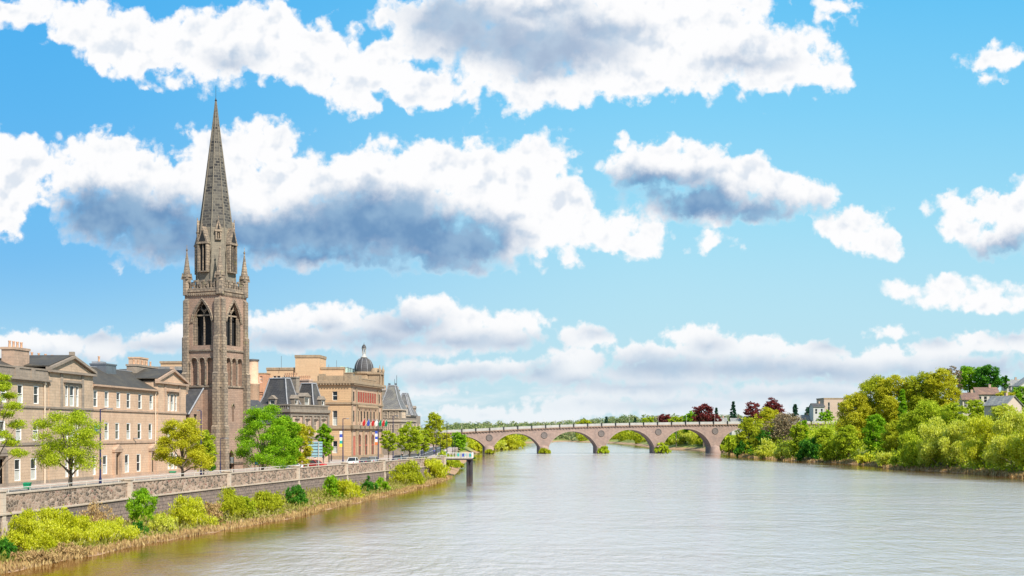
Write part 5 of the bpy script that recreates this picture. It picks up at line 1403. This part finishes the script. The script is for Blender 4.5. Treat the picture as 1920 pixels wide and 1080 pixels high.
for lb, px, yt, hw in (('green tuft of willow growing on the foot of the third pier', 1131, 835, 9), ('green tuft of willow growing on the foot of the fourth pier', 1241, 832, 13), ('low yellow green growth on the foot of the second pier', 1021, 841, 9), ('low green growth on the foot of the first pier', 918, 843, 8)):
    plant(lb, 'pier_shrub', 'bush', 'lf_lime' if px > 1100 else 'lf_olive', px, yt, 849, hw, bD(px) - 3.2, 0.0, 'bush', 2.0, 'bushes on the bridge pier feet')

# far wood beyond the bridge, reads as one mass
def mass(name, pts, size, mat, kind='stuff', seed=1, up=0, aspect=1.1):
    me = leaf_mesh(name, pts, size, np.random.default_rng(seed), M[mat], aspect, up); o = bpy.data.objects.new(name, me); col.objects.link(o); tag(o, kind=kind); return o
rng = np.random.default_rng(11)
def blobs(specs, per, rng):
    out = []
    for (x, y, z, r, h) in specs:
        d = rng.normal(size=(per, 3)); d /= np.linalg.norm(d, axis=1)[:, None]; d *= rng.uniform(.6, 1.0, per)[:, None]
        out.append(np.array([x, y, z + h * .5]) + d * np.array([r, r, h * .55]))
    return np.concatenate(out)
sp_ = []
for i in range(420):
    D = rng.uniform(1520, 2500); px = rng.uniform(840, 1440); x = (px - HX) / F * D
    h = rng.uniform(8, 17); sp_.append((x, D, ground_h(x, D) - 2, rng.uniform(7, 13), h))
far_pts = blobs(sp_, 210, rng)
mass('far_woodland', far_pts, 2.7, 'lf_far', seed=5)
sp_ = []
for i in range(80):
    D = rng.uniform(850, 1500); x = ipx(EAST, D) + rng.uniform(4, 70); sp_.append((x, D, ground_h(x, D) - 1, rng.uniform(4, 7), rng.uniform(7, 14)))
for i in range(26):
    D = rng.uniform(860, 1500); x = ipx(WEST, D) - rng.uniform(4, 60); sp_.append((x, D, 1, rng.uniform(4, 7), rng.uniform(7, 12)))
mass('riverside_woodland', blobs(sp_, 330, rng), 1.9, 'lf_olive', seed=6)
# undergrowth filling the foot of the right bank wood, dry grass and reeds along both waterlines
def scatter(n, line_, side, t0, t1, y0, y1, hz, rng, bias=1.0):
    y = rng.uniform(0, 1, n); y = y0 + (y1 - y0) * y ** 1.3; t = t0 + (t1 - t0) * rng.uniform(0, 1, n) ** bias
    ex = np.interp(y, [p[1] for p in line_], [p[0] for p in line_]); x = ex + side * t
    clump = np.sin(x * .9 + y * .37) * np.cos(y * .55 - x * .3) * .5 + .6
    z = np.array([max(0, ground_h(a, b)) for a, b in zip(x, y)]) + rng.uniform(0, 1, n) ** 1.5 * hz * np.maximum(.15, clump)
    return np.stack([x, y, z], 1)
mass('dry_grass', scatter(12000, WEST, -1, .1, 2.4, 82, 292, .4, rng), .20, 'lf_tan', seed=8, up=.7, aspect=2.2)
mass('bank_weeds', scatter(26000, WEST, -1, 1.6, 13, 82, 292, 1.2, rng), .24, 'lf_weed', seed=9, up=.5, aspect=1.8)
mass('undergrowth', scatter(45000, EAST, 1, 2.5, 60, 270, 640, 5.5, rng, 1.2), .75, 'lf_lime', seed=10, up=.2)
mass('shore_grass', scatter(8000, EAST, 1, .3, 4, 280, 620, .7, rng), .6, 'lf_tan', seed=12, up=.6, aspect=1.8)

# ------------------------------------------------------------------ street furniture, vehicles, people, houses
def lamp_post(px, ytop, D, arm, label, mat='navy', banner=None, base=ST, r=.11, grp='lamp posts on the quay'):
    x = (px - HX) / F * D; H = zy(ytop, D) - base
    o = empty('street_lamp', (x, D, base)); tag(o, label, 'street lamp', grp)
    m = MB(); m.tube([(0,0,0),(0,0,1.3)], [r*1.5, r*1.4], 8); m.tube([(0,0,1.3),(0,0,H)], [r, r*.6], 8); m.build('pole', M[mat], o)
    m = MB(); m.tube([(0,0,H-.05),(arm*.5,0,H+.05),(arm*.8,0,H+.05)], [.05,.045,.04], 5); m.build('arm', M[mat], o)
    m = MB(); a = arm*.75 if arm > 0 else arm*1.35; b = arm*1.35 if arm > 0 else arm*.75
    m.box(a, b, -.14, .14, H-.03, H+.10); hd = m.build('lamp_head', M['lead'], o)
    m = MB(); m.box(a+.04, b-.04, -.1, .1, H-.06, H-.031); m.build('lens', M['white'], hd)
    if banner:
        y0, y1, w, cols_ = banner
        z1, z0 = zy(y0, D) - base, zy(y1, D) - base; sgn = -1
        m = MB(); m.tube([(0,0,z1),(sgn*(w+.15),0,z1)], .03, 4); m.tube([(0,0,z0),(sgn*(w+.15),0,z0)], .03, 4); m.build('banner_arm', M[mat], o)
        n = len(cols_); bo = None
        for i, c in enumerate(cols_):
            a0, a1 = z1-(z1-z0)*i/n, z1-(z1-z0)*(i+1)/n; wob = .12*math.sin(i*2.1)
            m = MB(); m.prism([(sgn*.12,a0-.002),(sgn*(w+.1),a0-.002),(sgn*(w+.1+wob*.3),a1),(sgn*.12,a1)], -.015, .015)
            c_ = m.build('banner' if bo is None else 'banner_stripe', M[c], o if bo is None else bo)
            if bo is None: bo = c_
    return o
M['teal'] = flat('teal_cloth', (.02,.32,.30), .8); M['yellowp'] = flat('yellow_cloth', (.80,.60,.03), .8); M['orangep'] = flat('orange_cloth', (.80,.16,.03), .8)
M['redp'] = flat('red_car_paint', (.45,.02,.02), .3, 0, .05); M['bluecloth'] = flat('blue_cloth', (.03,.07,.40), .8); M['whitepaint'] = flat('white_car_paint', (.75,.75,.75), .3, 0, .03); M['darkcar'] = flat('dark_blue_car_paint', (.02,.03,.05), .25, 0, .05); M['silver'] = flat('silver_car_paint', (.45,.47,.5), .3, .3, .05)
lamp_post(188, 767, quay(188, 2.5), 1.0, 'tall navy lamp post with green and blue banner, between the two left terraces', banner=(797, 812, .55, ['teal','bluecloth']))
lamp_post(377, 770, quay(377, 2.5), -.4, 'tall navy lamp post with yellow band, in front of the golden tree by the church')
lamp_post(242, 822, 186, .95, 'short lamp post standing between the two pedimented doorways', r=.07)
lamp_post(413, 822, 203, .95, 'short lamp post in front of the church tower foot', r=.07)
lamp_post(643, 785, quay(643, 3.0), .8, 'tall navy lamp post with blue, white and yellow banner by the gold building', banner=(808, 838, .5, ['white','bluecloth','white','teal','yellowp']))
lamp_post(621, 818, 285, .8, 'short dark lamp post right of the narrow dark green tree', 'black', r=.09)
lamp_post(709, 788, quay(709, 3.0), -.8, 'tall navy lamp post with white, blue and orange banner, before the red door arches', banner=(808, 834, .5, ['bluecloth','white','bluecloth','white','orangep']))
lamp_post(737, 780, quay(737, 4.0), .8, 'tall navy lamp post at the near corner of the gothic building')
lamp_post(784, 800, 330, .8, 'navy lamp post nearest the last quay tree, left of a close pair', r=.10)
lamp_post(791, 797, 345, .8, 'navy lamp post, right hand one of the close pair by the last quay tree', r=.10)
lamp_post(817.5, 788, 350, -.8, 'tall black lamp post in front of the pale weeping tree', 'black')
lamp_post(838, 790, 372, -.8, 'tall black lamp post just right of the pale weeping tree', 'black')
lamp_post(826, 820, 380, -.6, 'short black lamp post between the two tall ones by the weeping tree', 'black', r=.08)
lamp_post(849, 820, 385, -.6, 'short black lamp post nearest the bridge', 'black', r=.08)
lamp_post(853, 819, 330, -.6, 'short black lamp post behind the start of the jetty', 'black', r=.09)
# back of a road sign on two posts
D = quay(592, 3.0); x = (589.5-HX)/F*D
o = empty('road_sign', (x, D, ST)); tag(o, 'large pale blue road sign seen from behind on two posts', 'sign')
zt, zb = zy(828, D)-ST, zy(857, D)-ST; w = 30*D/F/2
m = MB(); m.box(-w, w, 0, .05, zb, zt); pn = m.build('sign_panel', M['signback'], o)
m = MB()
for k in range(5): z = zb+(zt-zb)*(k+.5)/5; m.box(-w, w, -.06, -.001, z-.04, z+.04)
m.build('stiffener_rail', M['steel'], pn)
for s in (-w*.8, w*.55): m = MB(); m.tube([(s,-.12,0),(s,-.12,zt)], .07, 6); m.build('post', M['rail'], o)
# blue notice, green boxes, church notice boards, topiary
def box_thing(name, cat, label, px, D, y0, y1, wpx, mat, base=ST, depth=.5, legs=False, rz=0.0, lid=None):
    x = (px-HX)/F*D; z1 = zy(y0, D)-base; z0 = max(0, zy(y1, D)-base); w = wpx*D/F/2
    o = empty(name, (x, D, base), rz); tag(o, label, cat)
    m = MB(); m.prism([(-w*.86,z0),(w*.86,z0),(w,z1),(-w,z1)] if not legs else [(-w,z0),(w,z0),(w,z1),(-w,z1)], 0, depth); m.build('body' if not legs else 'panel', M[mat], o)
    if lid: m = MB(); m.prism([(-.05,z1+.002),(depth+.05,z1+.002),(depth,z1+.14),(.05,z1+.08)], -w-.04, w+.04, 'x'); m.build('lid', M[lid], o)
    if legs:
        for s in (-w*.9, w*.9): m = MB(); m.tube([(s,depth/2,0),(s,depth/2,z1)], .05, 5); m.build('post', M['black'], o)
    return o
box_thing('wheelie_bin', 'bin', 'green bin standing under the grey terrace windows', 49, 143, 907, 919, 12, 'green_bin', lid='green_bin', depth=.6)
box_thing('wheelie_bin', 'bin', 'green bin at the corner of the pink terrace near the church', 323, 199, 885, 894, 11, 'green_bin', lid='green_bin', depth=.6)
box_thing('notice_board', 'notice board', 'white notice board at the foot of the church tower', 435, 200, 857, 868, 7, 'white', depth=.06, legs=True)
box_thing('information_sign', 'sign', 'bright blue sign on posts beside the largest street tree', 482, 198, 862, 872, 9, 'bluepaint', depth=.06, legs=True)
o = empty('topiary_bush', at(396, 206, ST)); tag(o, 'small clipped dark green bush beside the church tower', 'bush')
rr = np.random.default_rng(4); d = rr.normal(size=(900,3)); d /= np.linalg.norm(d, axis=1)[:,None]; me = leaf_mesh('foliage', d*rr.uniform(.7,1,900)[:,None]*np.array([.8,.8,.6])+np.array([0,0,.7]), .2, rr, M['lf_deep']); c = bpy.data.objects.new('foliage', me); col.objects.link(c); c.parent = o
m = MB(); m.tube([(0,0,0),(0,0,.5)], .06, 5); m.build('stem', M['bark'], o)

def car(px, D, label, paint, rz=0.0, L=4.2, H=1.48, z=ST-.12, estate=False):
    x = (px-HX)/F*D
    o = empty('parked_car', (x, D, z), rz); tag(o, label, 'car', 'cars parked on the quay')
    hw = .86; y = L/2
    low = [(-y,.35),(-y,.78),(-y+.25,.88),(-y+1.05,.95),(y-.55,.98),(y,.88),(y,.35)]
    bm_ = MB(); bm_.prism([(p[0], p[1]) for p in low], -hw, hw, 'x'); bd_ = bm_.build('body', M[paint], o)
    bv = bd_.modifiers.new('bevel', 'BEVEL'); bv.width = .09; bv.segments = 2
    cab = [(-y+.95,.93),(-y+1.65,H-.02),(-y+2.0,H),(y-.9,H),(y-(.15 if estate else .45),.95)]
    c1 = MB(); vs = []
    for s in (-1, 1): vs += [(s*(hw-.04 if z_ < 1.1 else hw-.2), a, z_) for a, z_ in cab]
    n = len(cab); c1.add(vs, [tuple(range(n)), tuple(range(2*n-1,n-1,-1))]+[(i,(i+1)%n,(i+1)%n+n,i+n) for i in range(n)]); c1.build('windows', M['glaze'], o)
    r_ = MB(); r_.box(-hw+.2,hw-.2,-y+1.7,y-.85,H+.001,H+.05); 
    for s in (-1, 1):
        for a, b in (((-y+.98),(-y+1.7)),((y-.88),(y-(.18 if estate else .48)))):
            z0, z1 = (.95, H) if a < 0 else (H, .95)
            r_.tube([(s*(hw-.05 if z0 < 1 else hw-.2),a,z0+.02),(s*(hw-.05 if z1 < 1 else hw-.2),b,z1+.02)], .05, 4)
    r_.build('roof', M[paint], o)
    for sx in (-1,1):
        for sy in (-1,1):
            w_ = MB(); w_.lathe(0,0,[(.31,-.1),(.33,-.07),(.33,.07),(.31,.1)],14); wh = w_.build('wheel', M['black'], o, (sx*(hw-.06), sy*(L/2-.78), .33)); wh.rotation_euler.y = math.pi/2
            w2 = MB(); w2.lathe(0,0,[(.19,-.115),(.19,.115)],10); w2.build('rim', M['lead'], wh)
        l_ = MB(); l_.box(sx*.62-.16, sx*.62+.16, -y-.02, -y+.05, .62, .78); l_.build('tail_light', M['redp'], o)
        l_ = MB(); l_.box(sx*.62-.16, sx*.62+.16, y-.05, y+.02, .6, .76); l_.build('headlight', M['white'], o)
    l_ = MB(); l_.box(-.26,.26,-y-.03,-y-.005,.48,.6); l_.build('number_plate', M['yellowp'], o)
    return o
an = -R(6)
car(590, quay(590, 7.5), 'red car passing behind the pale blue road sign', 'redp', R(60), z=ST-.12)
car(661, quay(661, 6.0), 'white estate car seen from behind near the tall banner lamp post', 'whitepaint', R(-4), 4.4, 1.6, estate=True)
car(684, quay(684, 5.8), 'dark hatchback parked ahead of the white estate car', 'darkcar', R(-5))
car(699, quay(699, 6.5), 'silver car in front of the arched windows, farther than the dark hatchback', 'silver', R(-5))
car(546, quay(546, 7.2), 'white car under the golden tree, left of the road sign', 'whitepaint', R(60))
car(746, quay(746, 6.5), 'grey car parked under the first gothic building trees', 'steel', R(-5))

# pedestrians: one skinned body each, clothes as children
def skinned(name, verts, edges, radii, mat, par):
    me = bpy.data.meshes.new(name); me.from_pydata(verts, edges, []); o = bpy.data.objects.new(name, me); col.objects.link(o); o.parent = par
    me.materials.append(mat)
    s = o.modifiers.new('skin', 'SKIN'); s.use_smooth_shade = True
    for i, r in enumerate(radii): me.skin_vertices[0].data[i].radius = (r, r)
    me.skin_vertices[0].data[0].use_root = True
    sb = o.modifiers.new('sub', 'SUBSURF'); sb.levels = 1; sb.render_levels = 1
    return o
M['skin'] = flat('skin', (.50,.30,.22), .6, 0, .05); M['hair'] = flat('dark_hair', (.04,.025,.015), .8)
def person(px, D, label, top, legs, rz=0.0, z=ST, stride=.22):
    o = empty('person', at(px, D, z), rz); tag(o, label, 'person', 'pedestrians on the quay')
    V = [(0,0,.95),(0,0,1.2),(0,0,1.42),(0,0,1.52),(0,-.01,1.62),(0,-.02,1.70),
         (.10,0,.90),(.11,-stride*.5,.50),(.11,-stride*.3,.09),(.11,-stride*.3-.14,.05),(-.10,0,.90),(-.11,stride*.4,.50),(-.11,stride*.9,.12),(-.11,stride*.9-.13,.05),
         (.17,0,1.40),(.23,.05,1.14),(.24,-.08,.92),(.245,-.11,.84),(-.17,0,1.40),(-.23,-.05,1.14),(-.24,.02,.92),(-.245,.02,.84)]
    E = [(0,1),(1,2),(2,3),(3,4),(4,5),(0,6),(6,7),(7,8),(8,9),(0,10),(10,11),(11,12),(12,13),(2,14),(14,15),(15,16),(16,17),(2,18),(18,19),(19,20),(20,21)]
    Rr = [.13,.12,.12,.055,.095,.08,.09,.06,.04,.035,.09,.06,.04,.035,.06,.042,.032,.03,.06,.042,.032,.03]
    skinned('body', V, E, Rr, M['skin'], o)
    tv = [V[0],V[1],V[2],V[14],V[15],V[16],V[18],V[19],V[20]]; te = [(0,1),(1,2),(2,3),(3,4),(4,5),(2,6),(6,7),(7,8)]
    skinned('jacket', tv, te, [.155,.15,.15,.08,.06,.05,.08,.06,.05], M[top], o)
    lv = [V[0],V[6],V[7],V[8],V[10],V[11],V[12]]; le = [(0,1),(1,2),(2,3),(0,4),(4,5),(5,6)]
    skinned('trousers', lv, le, [.14,.105,.08,.06,.105,.08,.06], M[legs], o)
    m = MB(); m.lathe(0, .02, [(.06,1.60),(.105,1.66),(.10,1.74),(.05,1.80),(.01,1.81)], 10); m.build('hair', M['hair'], o)
    return o
person(754, 300, 'person in dark clothes walking under the gothic building trees', 'black', 'black', R(20))
person(814, 360, 'person in a blue coat standing left of the tall black lamp post', 'bluecloth', 'navy', R(160))
person(829, 352, 'person in black walking between the two tall black lamp posts', 'black', 'steel', R(-30))
person(836, 360, 'person in white top beside the second tall black lamp post', 'white', 'teal', R(80))
person(860, 299, 'person in a dark top standing on the jetty deck', 'black', 'teal', R(120), z=4.34, stride=.1)

# timber jetty
j = empty('jetty', at(872, 299, 0)); tag(j, 'small pale jetty on two black piles at the end of the river wall', 'jetty')
jx = j.location.x; 
m = MB(); m.box(-4.2, 1.9, -6, 5, 4.12, 4.34); m.build('deck', M['woodplank'], j)
m = MB(); m.box(-4.0, 1.8, -6.1, -5.7, 3.85, 4.118); m.box(-4.0, 1.8, -1, -.6, 3.85, 4.118); m.box(-4.0, 1.8, 4, 4.4, 3.85, 4.118); m.build('beam', M['tar'], j)
for x, y in ((.75,-5.6),(1.45,-5.2),(.75,4.0),(1.45,4.2)): m = MB(); m.lathe(0,0,[(.24,-1.5),(.24,3.85)],10); m.build('pile', M['tar'], j, (x,y,0))
jr = empty('jetty_railing', (jx, 299, 4.34)); tag(jr, 'white railing with teal and blue panels around the jetty end', 'railing')
m = MB()
for k in range(9): m.tube([(-4.0+k*.72,-5.8,0),(-4.0+k*.72,-5.8,1.1)], .035, 4)
for k in range(10): m.tube([(1.75,-5.8+k*1.15,0),(1.75,-5.8+k*1.15,1.1)], .035, 4)
m.tube([(-4.0,-5.8,1.1),(1.75,-5.8,1.1),(1.75,4.7,1.1)], .05, 5); m.tube([(-4.0,-5.8,.15),(1.75,-5.8,.15),(1.75,4.7,.15)], .04, 5); m.build('frame', M['white'], jr)
for k, c in enumerate(('fence','teal','fence','bluecloth','signback','fence','teal')):
    m = MB(); m.box(-2.1+k*.54, -1.64+k*.54, -5.83, -5.79, .25+.1*math.sin(k*2), 1.0); m.build('panel', M[c], jr)

# houses and blocks on the right bank and beyond the bridge
M['render'] = flat('pale_render', (.50,.44,.38), .85, 0, .08, .4); M['whitewall'] = flat('white_harling', (.45,.44,.42), .9, 0, .06, .3); M['beige'] = stone('beige_block', (.40,.295,.235), (.44,.33,.265), (.33,.25,.2), bw=8, bh=1.2, stain=.25, streak=(.36,.28,.22)); M['greyroof'] = slate('grey_concrete_tile', (.27,.265,.26)); M['palegable'] = stone('pale_gable_stone', (.42,.34,.29), (.46,.38,.33), (.4,.33,.28), stain=.2, streak=(.35,.3,.26))
def house(label, px0, px1, D, ybase, yeave, yridge, wall, roof, rz=0.0, depth=9, axis='x', wins=3, rows=1, z0=None, flatroof=False):
    xa, xb = (px0-HX)/F*D, (px1-HX)/F*D; w = (xb-xa)/math.cos(rz); zb = zy(ybase, D); ze, zr = zy(yeave, D)-zb, zy(yridge, D)-zb
    o = empty('house' if not flatroof else 'flat_roofed_block', (xa, D, zb), rz); tag(o, label, 'house' if not flatroof else 'building')
    n = max(1, wins); ops = []
    for r_ in range(rows):
        for k in range(wins):
            c = w*(k+.5)/n; hh = ze/rows; ops.append((c-min(.6,w/n*.3), c+min(.6,w/n*.3), hh*r_+hh*.35, hh*r_+hh*.8))
    m = MB(); facade(m, (0,0,0), (1,0,0), 0, w, -4, ze, ops, .15); m.box(0, .02, 0, depth, -4, ze-.01); m.box(w-.02, w, 0, depth, -4, ze-.01); m.box(.03, w-.03, .5, depth, -4, ze-.02)
    if not flatroof:
        if axis == 'x':
            for xx in (0, w): m.add([(xx,0,ze),(xx,depth,ze),(xx,depth/2,zr)], [(0,1,2)])
        else: m.prism([(0,ze-.005),(w,ze-.005),(w/2,zr)], .0, depth, 'y')
    m.build('wall', M[wall], o)
    for q in ops: window(o, (q[0]+q[1])/2, q[2], q[3], q[1]-q[0], .1, 'dark', 'white')
    m = MB()
    if flatroof: m.box(-.2, w+.2, -.2, depth+.2, ze, zr)
    elif axis == 'x':
        for a, b in ((-.4, depth/2), (depth+.4, depth/2)): m.add([(-.4,a,ze-.2),(w+.4,a,ze-.2),(w+.4,b,zr+.1),(-.4,b,zr+.1),(-.4,a,ze-.4),(w+.4,a,ze-.4)], [(0,1,2,3),(0,4,5,1)])
    else:
        for a in (-.5, w+.5): m.add([(a,-.4,ze-.3),(a,depth+.4,ze-.3),(w/2,depth+.4,zr+.12),(w/2,-.4,zr+.12),(a,-.4,ze-.5),(w/2,-.4,zr-.1)], [(0,1,2,3),(0,3,5,4)])
    m.build('roof', M[roof], o)
    if not flatroof:
        m = MB(); m.box(w*.7-.4, w*.7+.4, depth/2-.4, depth/2+.4, zr-.6, zr+1.1); m.build('chimney', M['pink_trim'], o)
    return o
house('brown roofed house on the hill, longer upper wing with pale walls', 1832, 1872, 452, 764, 738, 726, 'render', 'redroof', R(-6), 8, wins=4, rows=1)
house('brown roofed house on the hill, lower left wing', 1805, 1833, 440, 772, 748, 736, 'render', 'redroof', R(-10), 8, wins=3, rows=1)
house('grey roofed house with pale gable above the willows at right', 1886, 1922, 398, 805, 758, 742, 'palegable', 'greyroof', R(24), 9, axis='y', wins=1)
house('grey roofed house highest on the hill at the right edge', 1888, 1918, 600, 740, 722, 711, 'render', 'greyroof', R(-5), 9, wins=3)
house('white gabled house cut by the right edge of the picture', 1913, 1960, 585, 742, 722, 706, 'whitewall', 'greyroof', 0.0, 10, axis='y', wins=2)
house('white house with slate roof beside the beige block', 1525, 1546, 684, 806, 762, 756, 'whitewall', 'slate', 0.0, 9, wins=2, rows=2)
house('plain beige flat roofed block beyond the bridge end', 1545, 1600, 700, 812, 748, 746, 'beige', 'gold_dark', R(3), 14, wins=3, rows=2, flatroof=True)
house('long low grey roofed building left of the white house', 1498, 1526, 690, 806, 789, 778, 'palegable', 'greyroof', 0.0, 9, wins=3)
house('pale roofed cottage behind the parapet, below the tallest conifer', 1372, 1392, 740, 803, 793, 784, 'whitewall', 'greyroof', 0.0, 8, wins=2)
house('pale grey roofed cottage behind the parapet, left of the tallest conifer', 1344, 1364, 755, 803, 793, 783, 'whitewall', 'greyroof', 0.0, 8, wins=2)
# flags on the balcony of the gold building
for i, (px, c) in enumerate(((669,'redp'),(677.5,'bluecloth'),(686,'redp'),(693,'whitepaint'),(700,'green_bin'),(706,'redp'),(711.5,'green_bin'))):
    u = cu(px); D = cb.D(px); o = empty('flag', CO.matrix_world @ Vector((0,0,0)) if False else (0,0,0))
    wx = cb.A.x + u*math.sin(cb.th) + 1.0*math.cos(cb.th); wy = cb.A.y + u*math.cos(cb.th) - 1.0*math.sin(cb.th)
    o.location = (wx, wy, ST+8.1); nm = {'redp':'red','bluecloth':'blue','whitepaint':'white','green_bin':'green'}[c]
    tag(o, ['first red flag, nearest the corner of the gold building balcony','blue flag on the gold building balcony','second red flag, between the blue and the white one','white flag on the gold building balcony','green flag right of the white one on the balcony','red flag between the two green ones','last green flag at the far end of the balcony'][i], 'flag', 'flags on the balcony')
    m = MB(); m.tube([(0,0,0),(.9,0,1.6)], .035, 4); m.build('flagpole', M['white'], o)
    m = MB(); m.add([(.9,.0,1.55),(.35,.0,.6),(.45,.25,-.3),(.95,.2,-.1),(1.1,.05,.6)], [(0,1,2,3,4)]); m.add([(.9,.03,1.55),(.35,.03,.6),(.45,.28,-.3),(.95,.23,-.1),(1.1,.08,.6)], [(4,3,2,1,0)]); m.build('cloth', M[c], o)
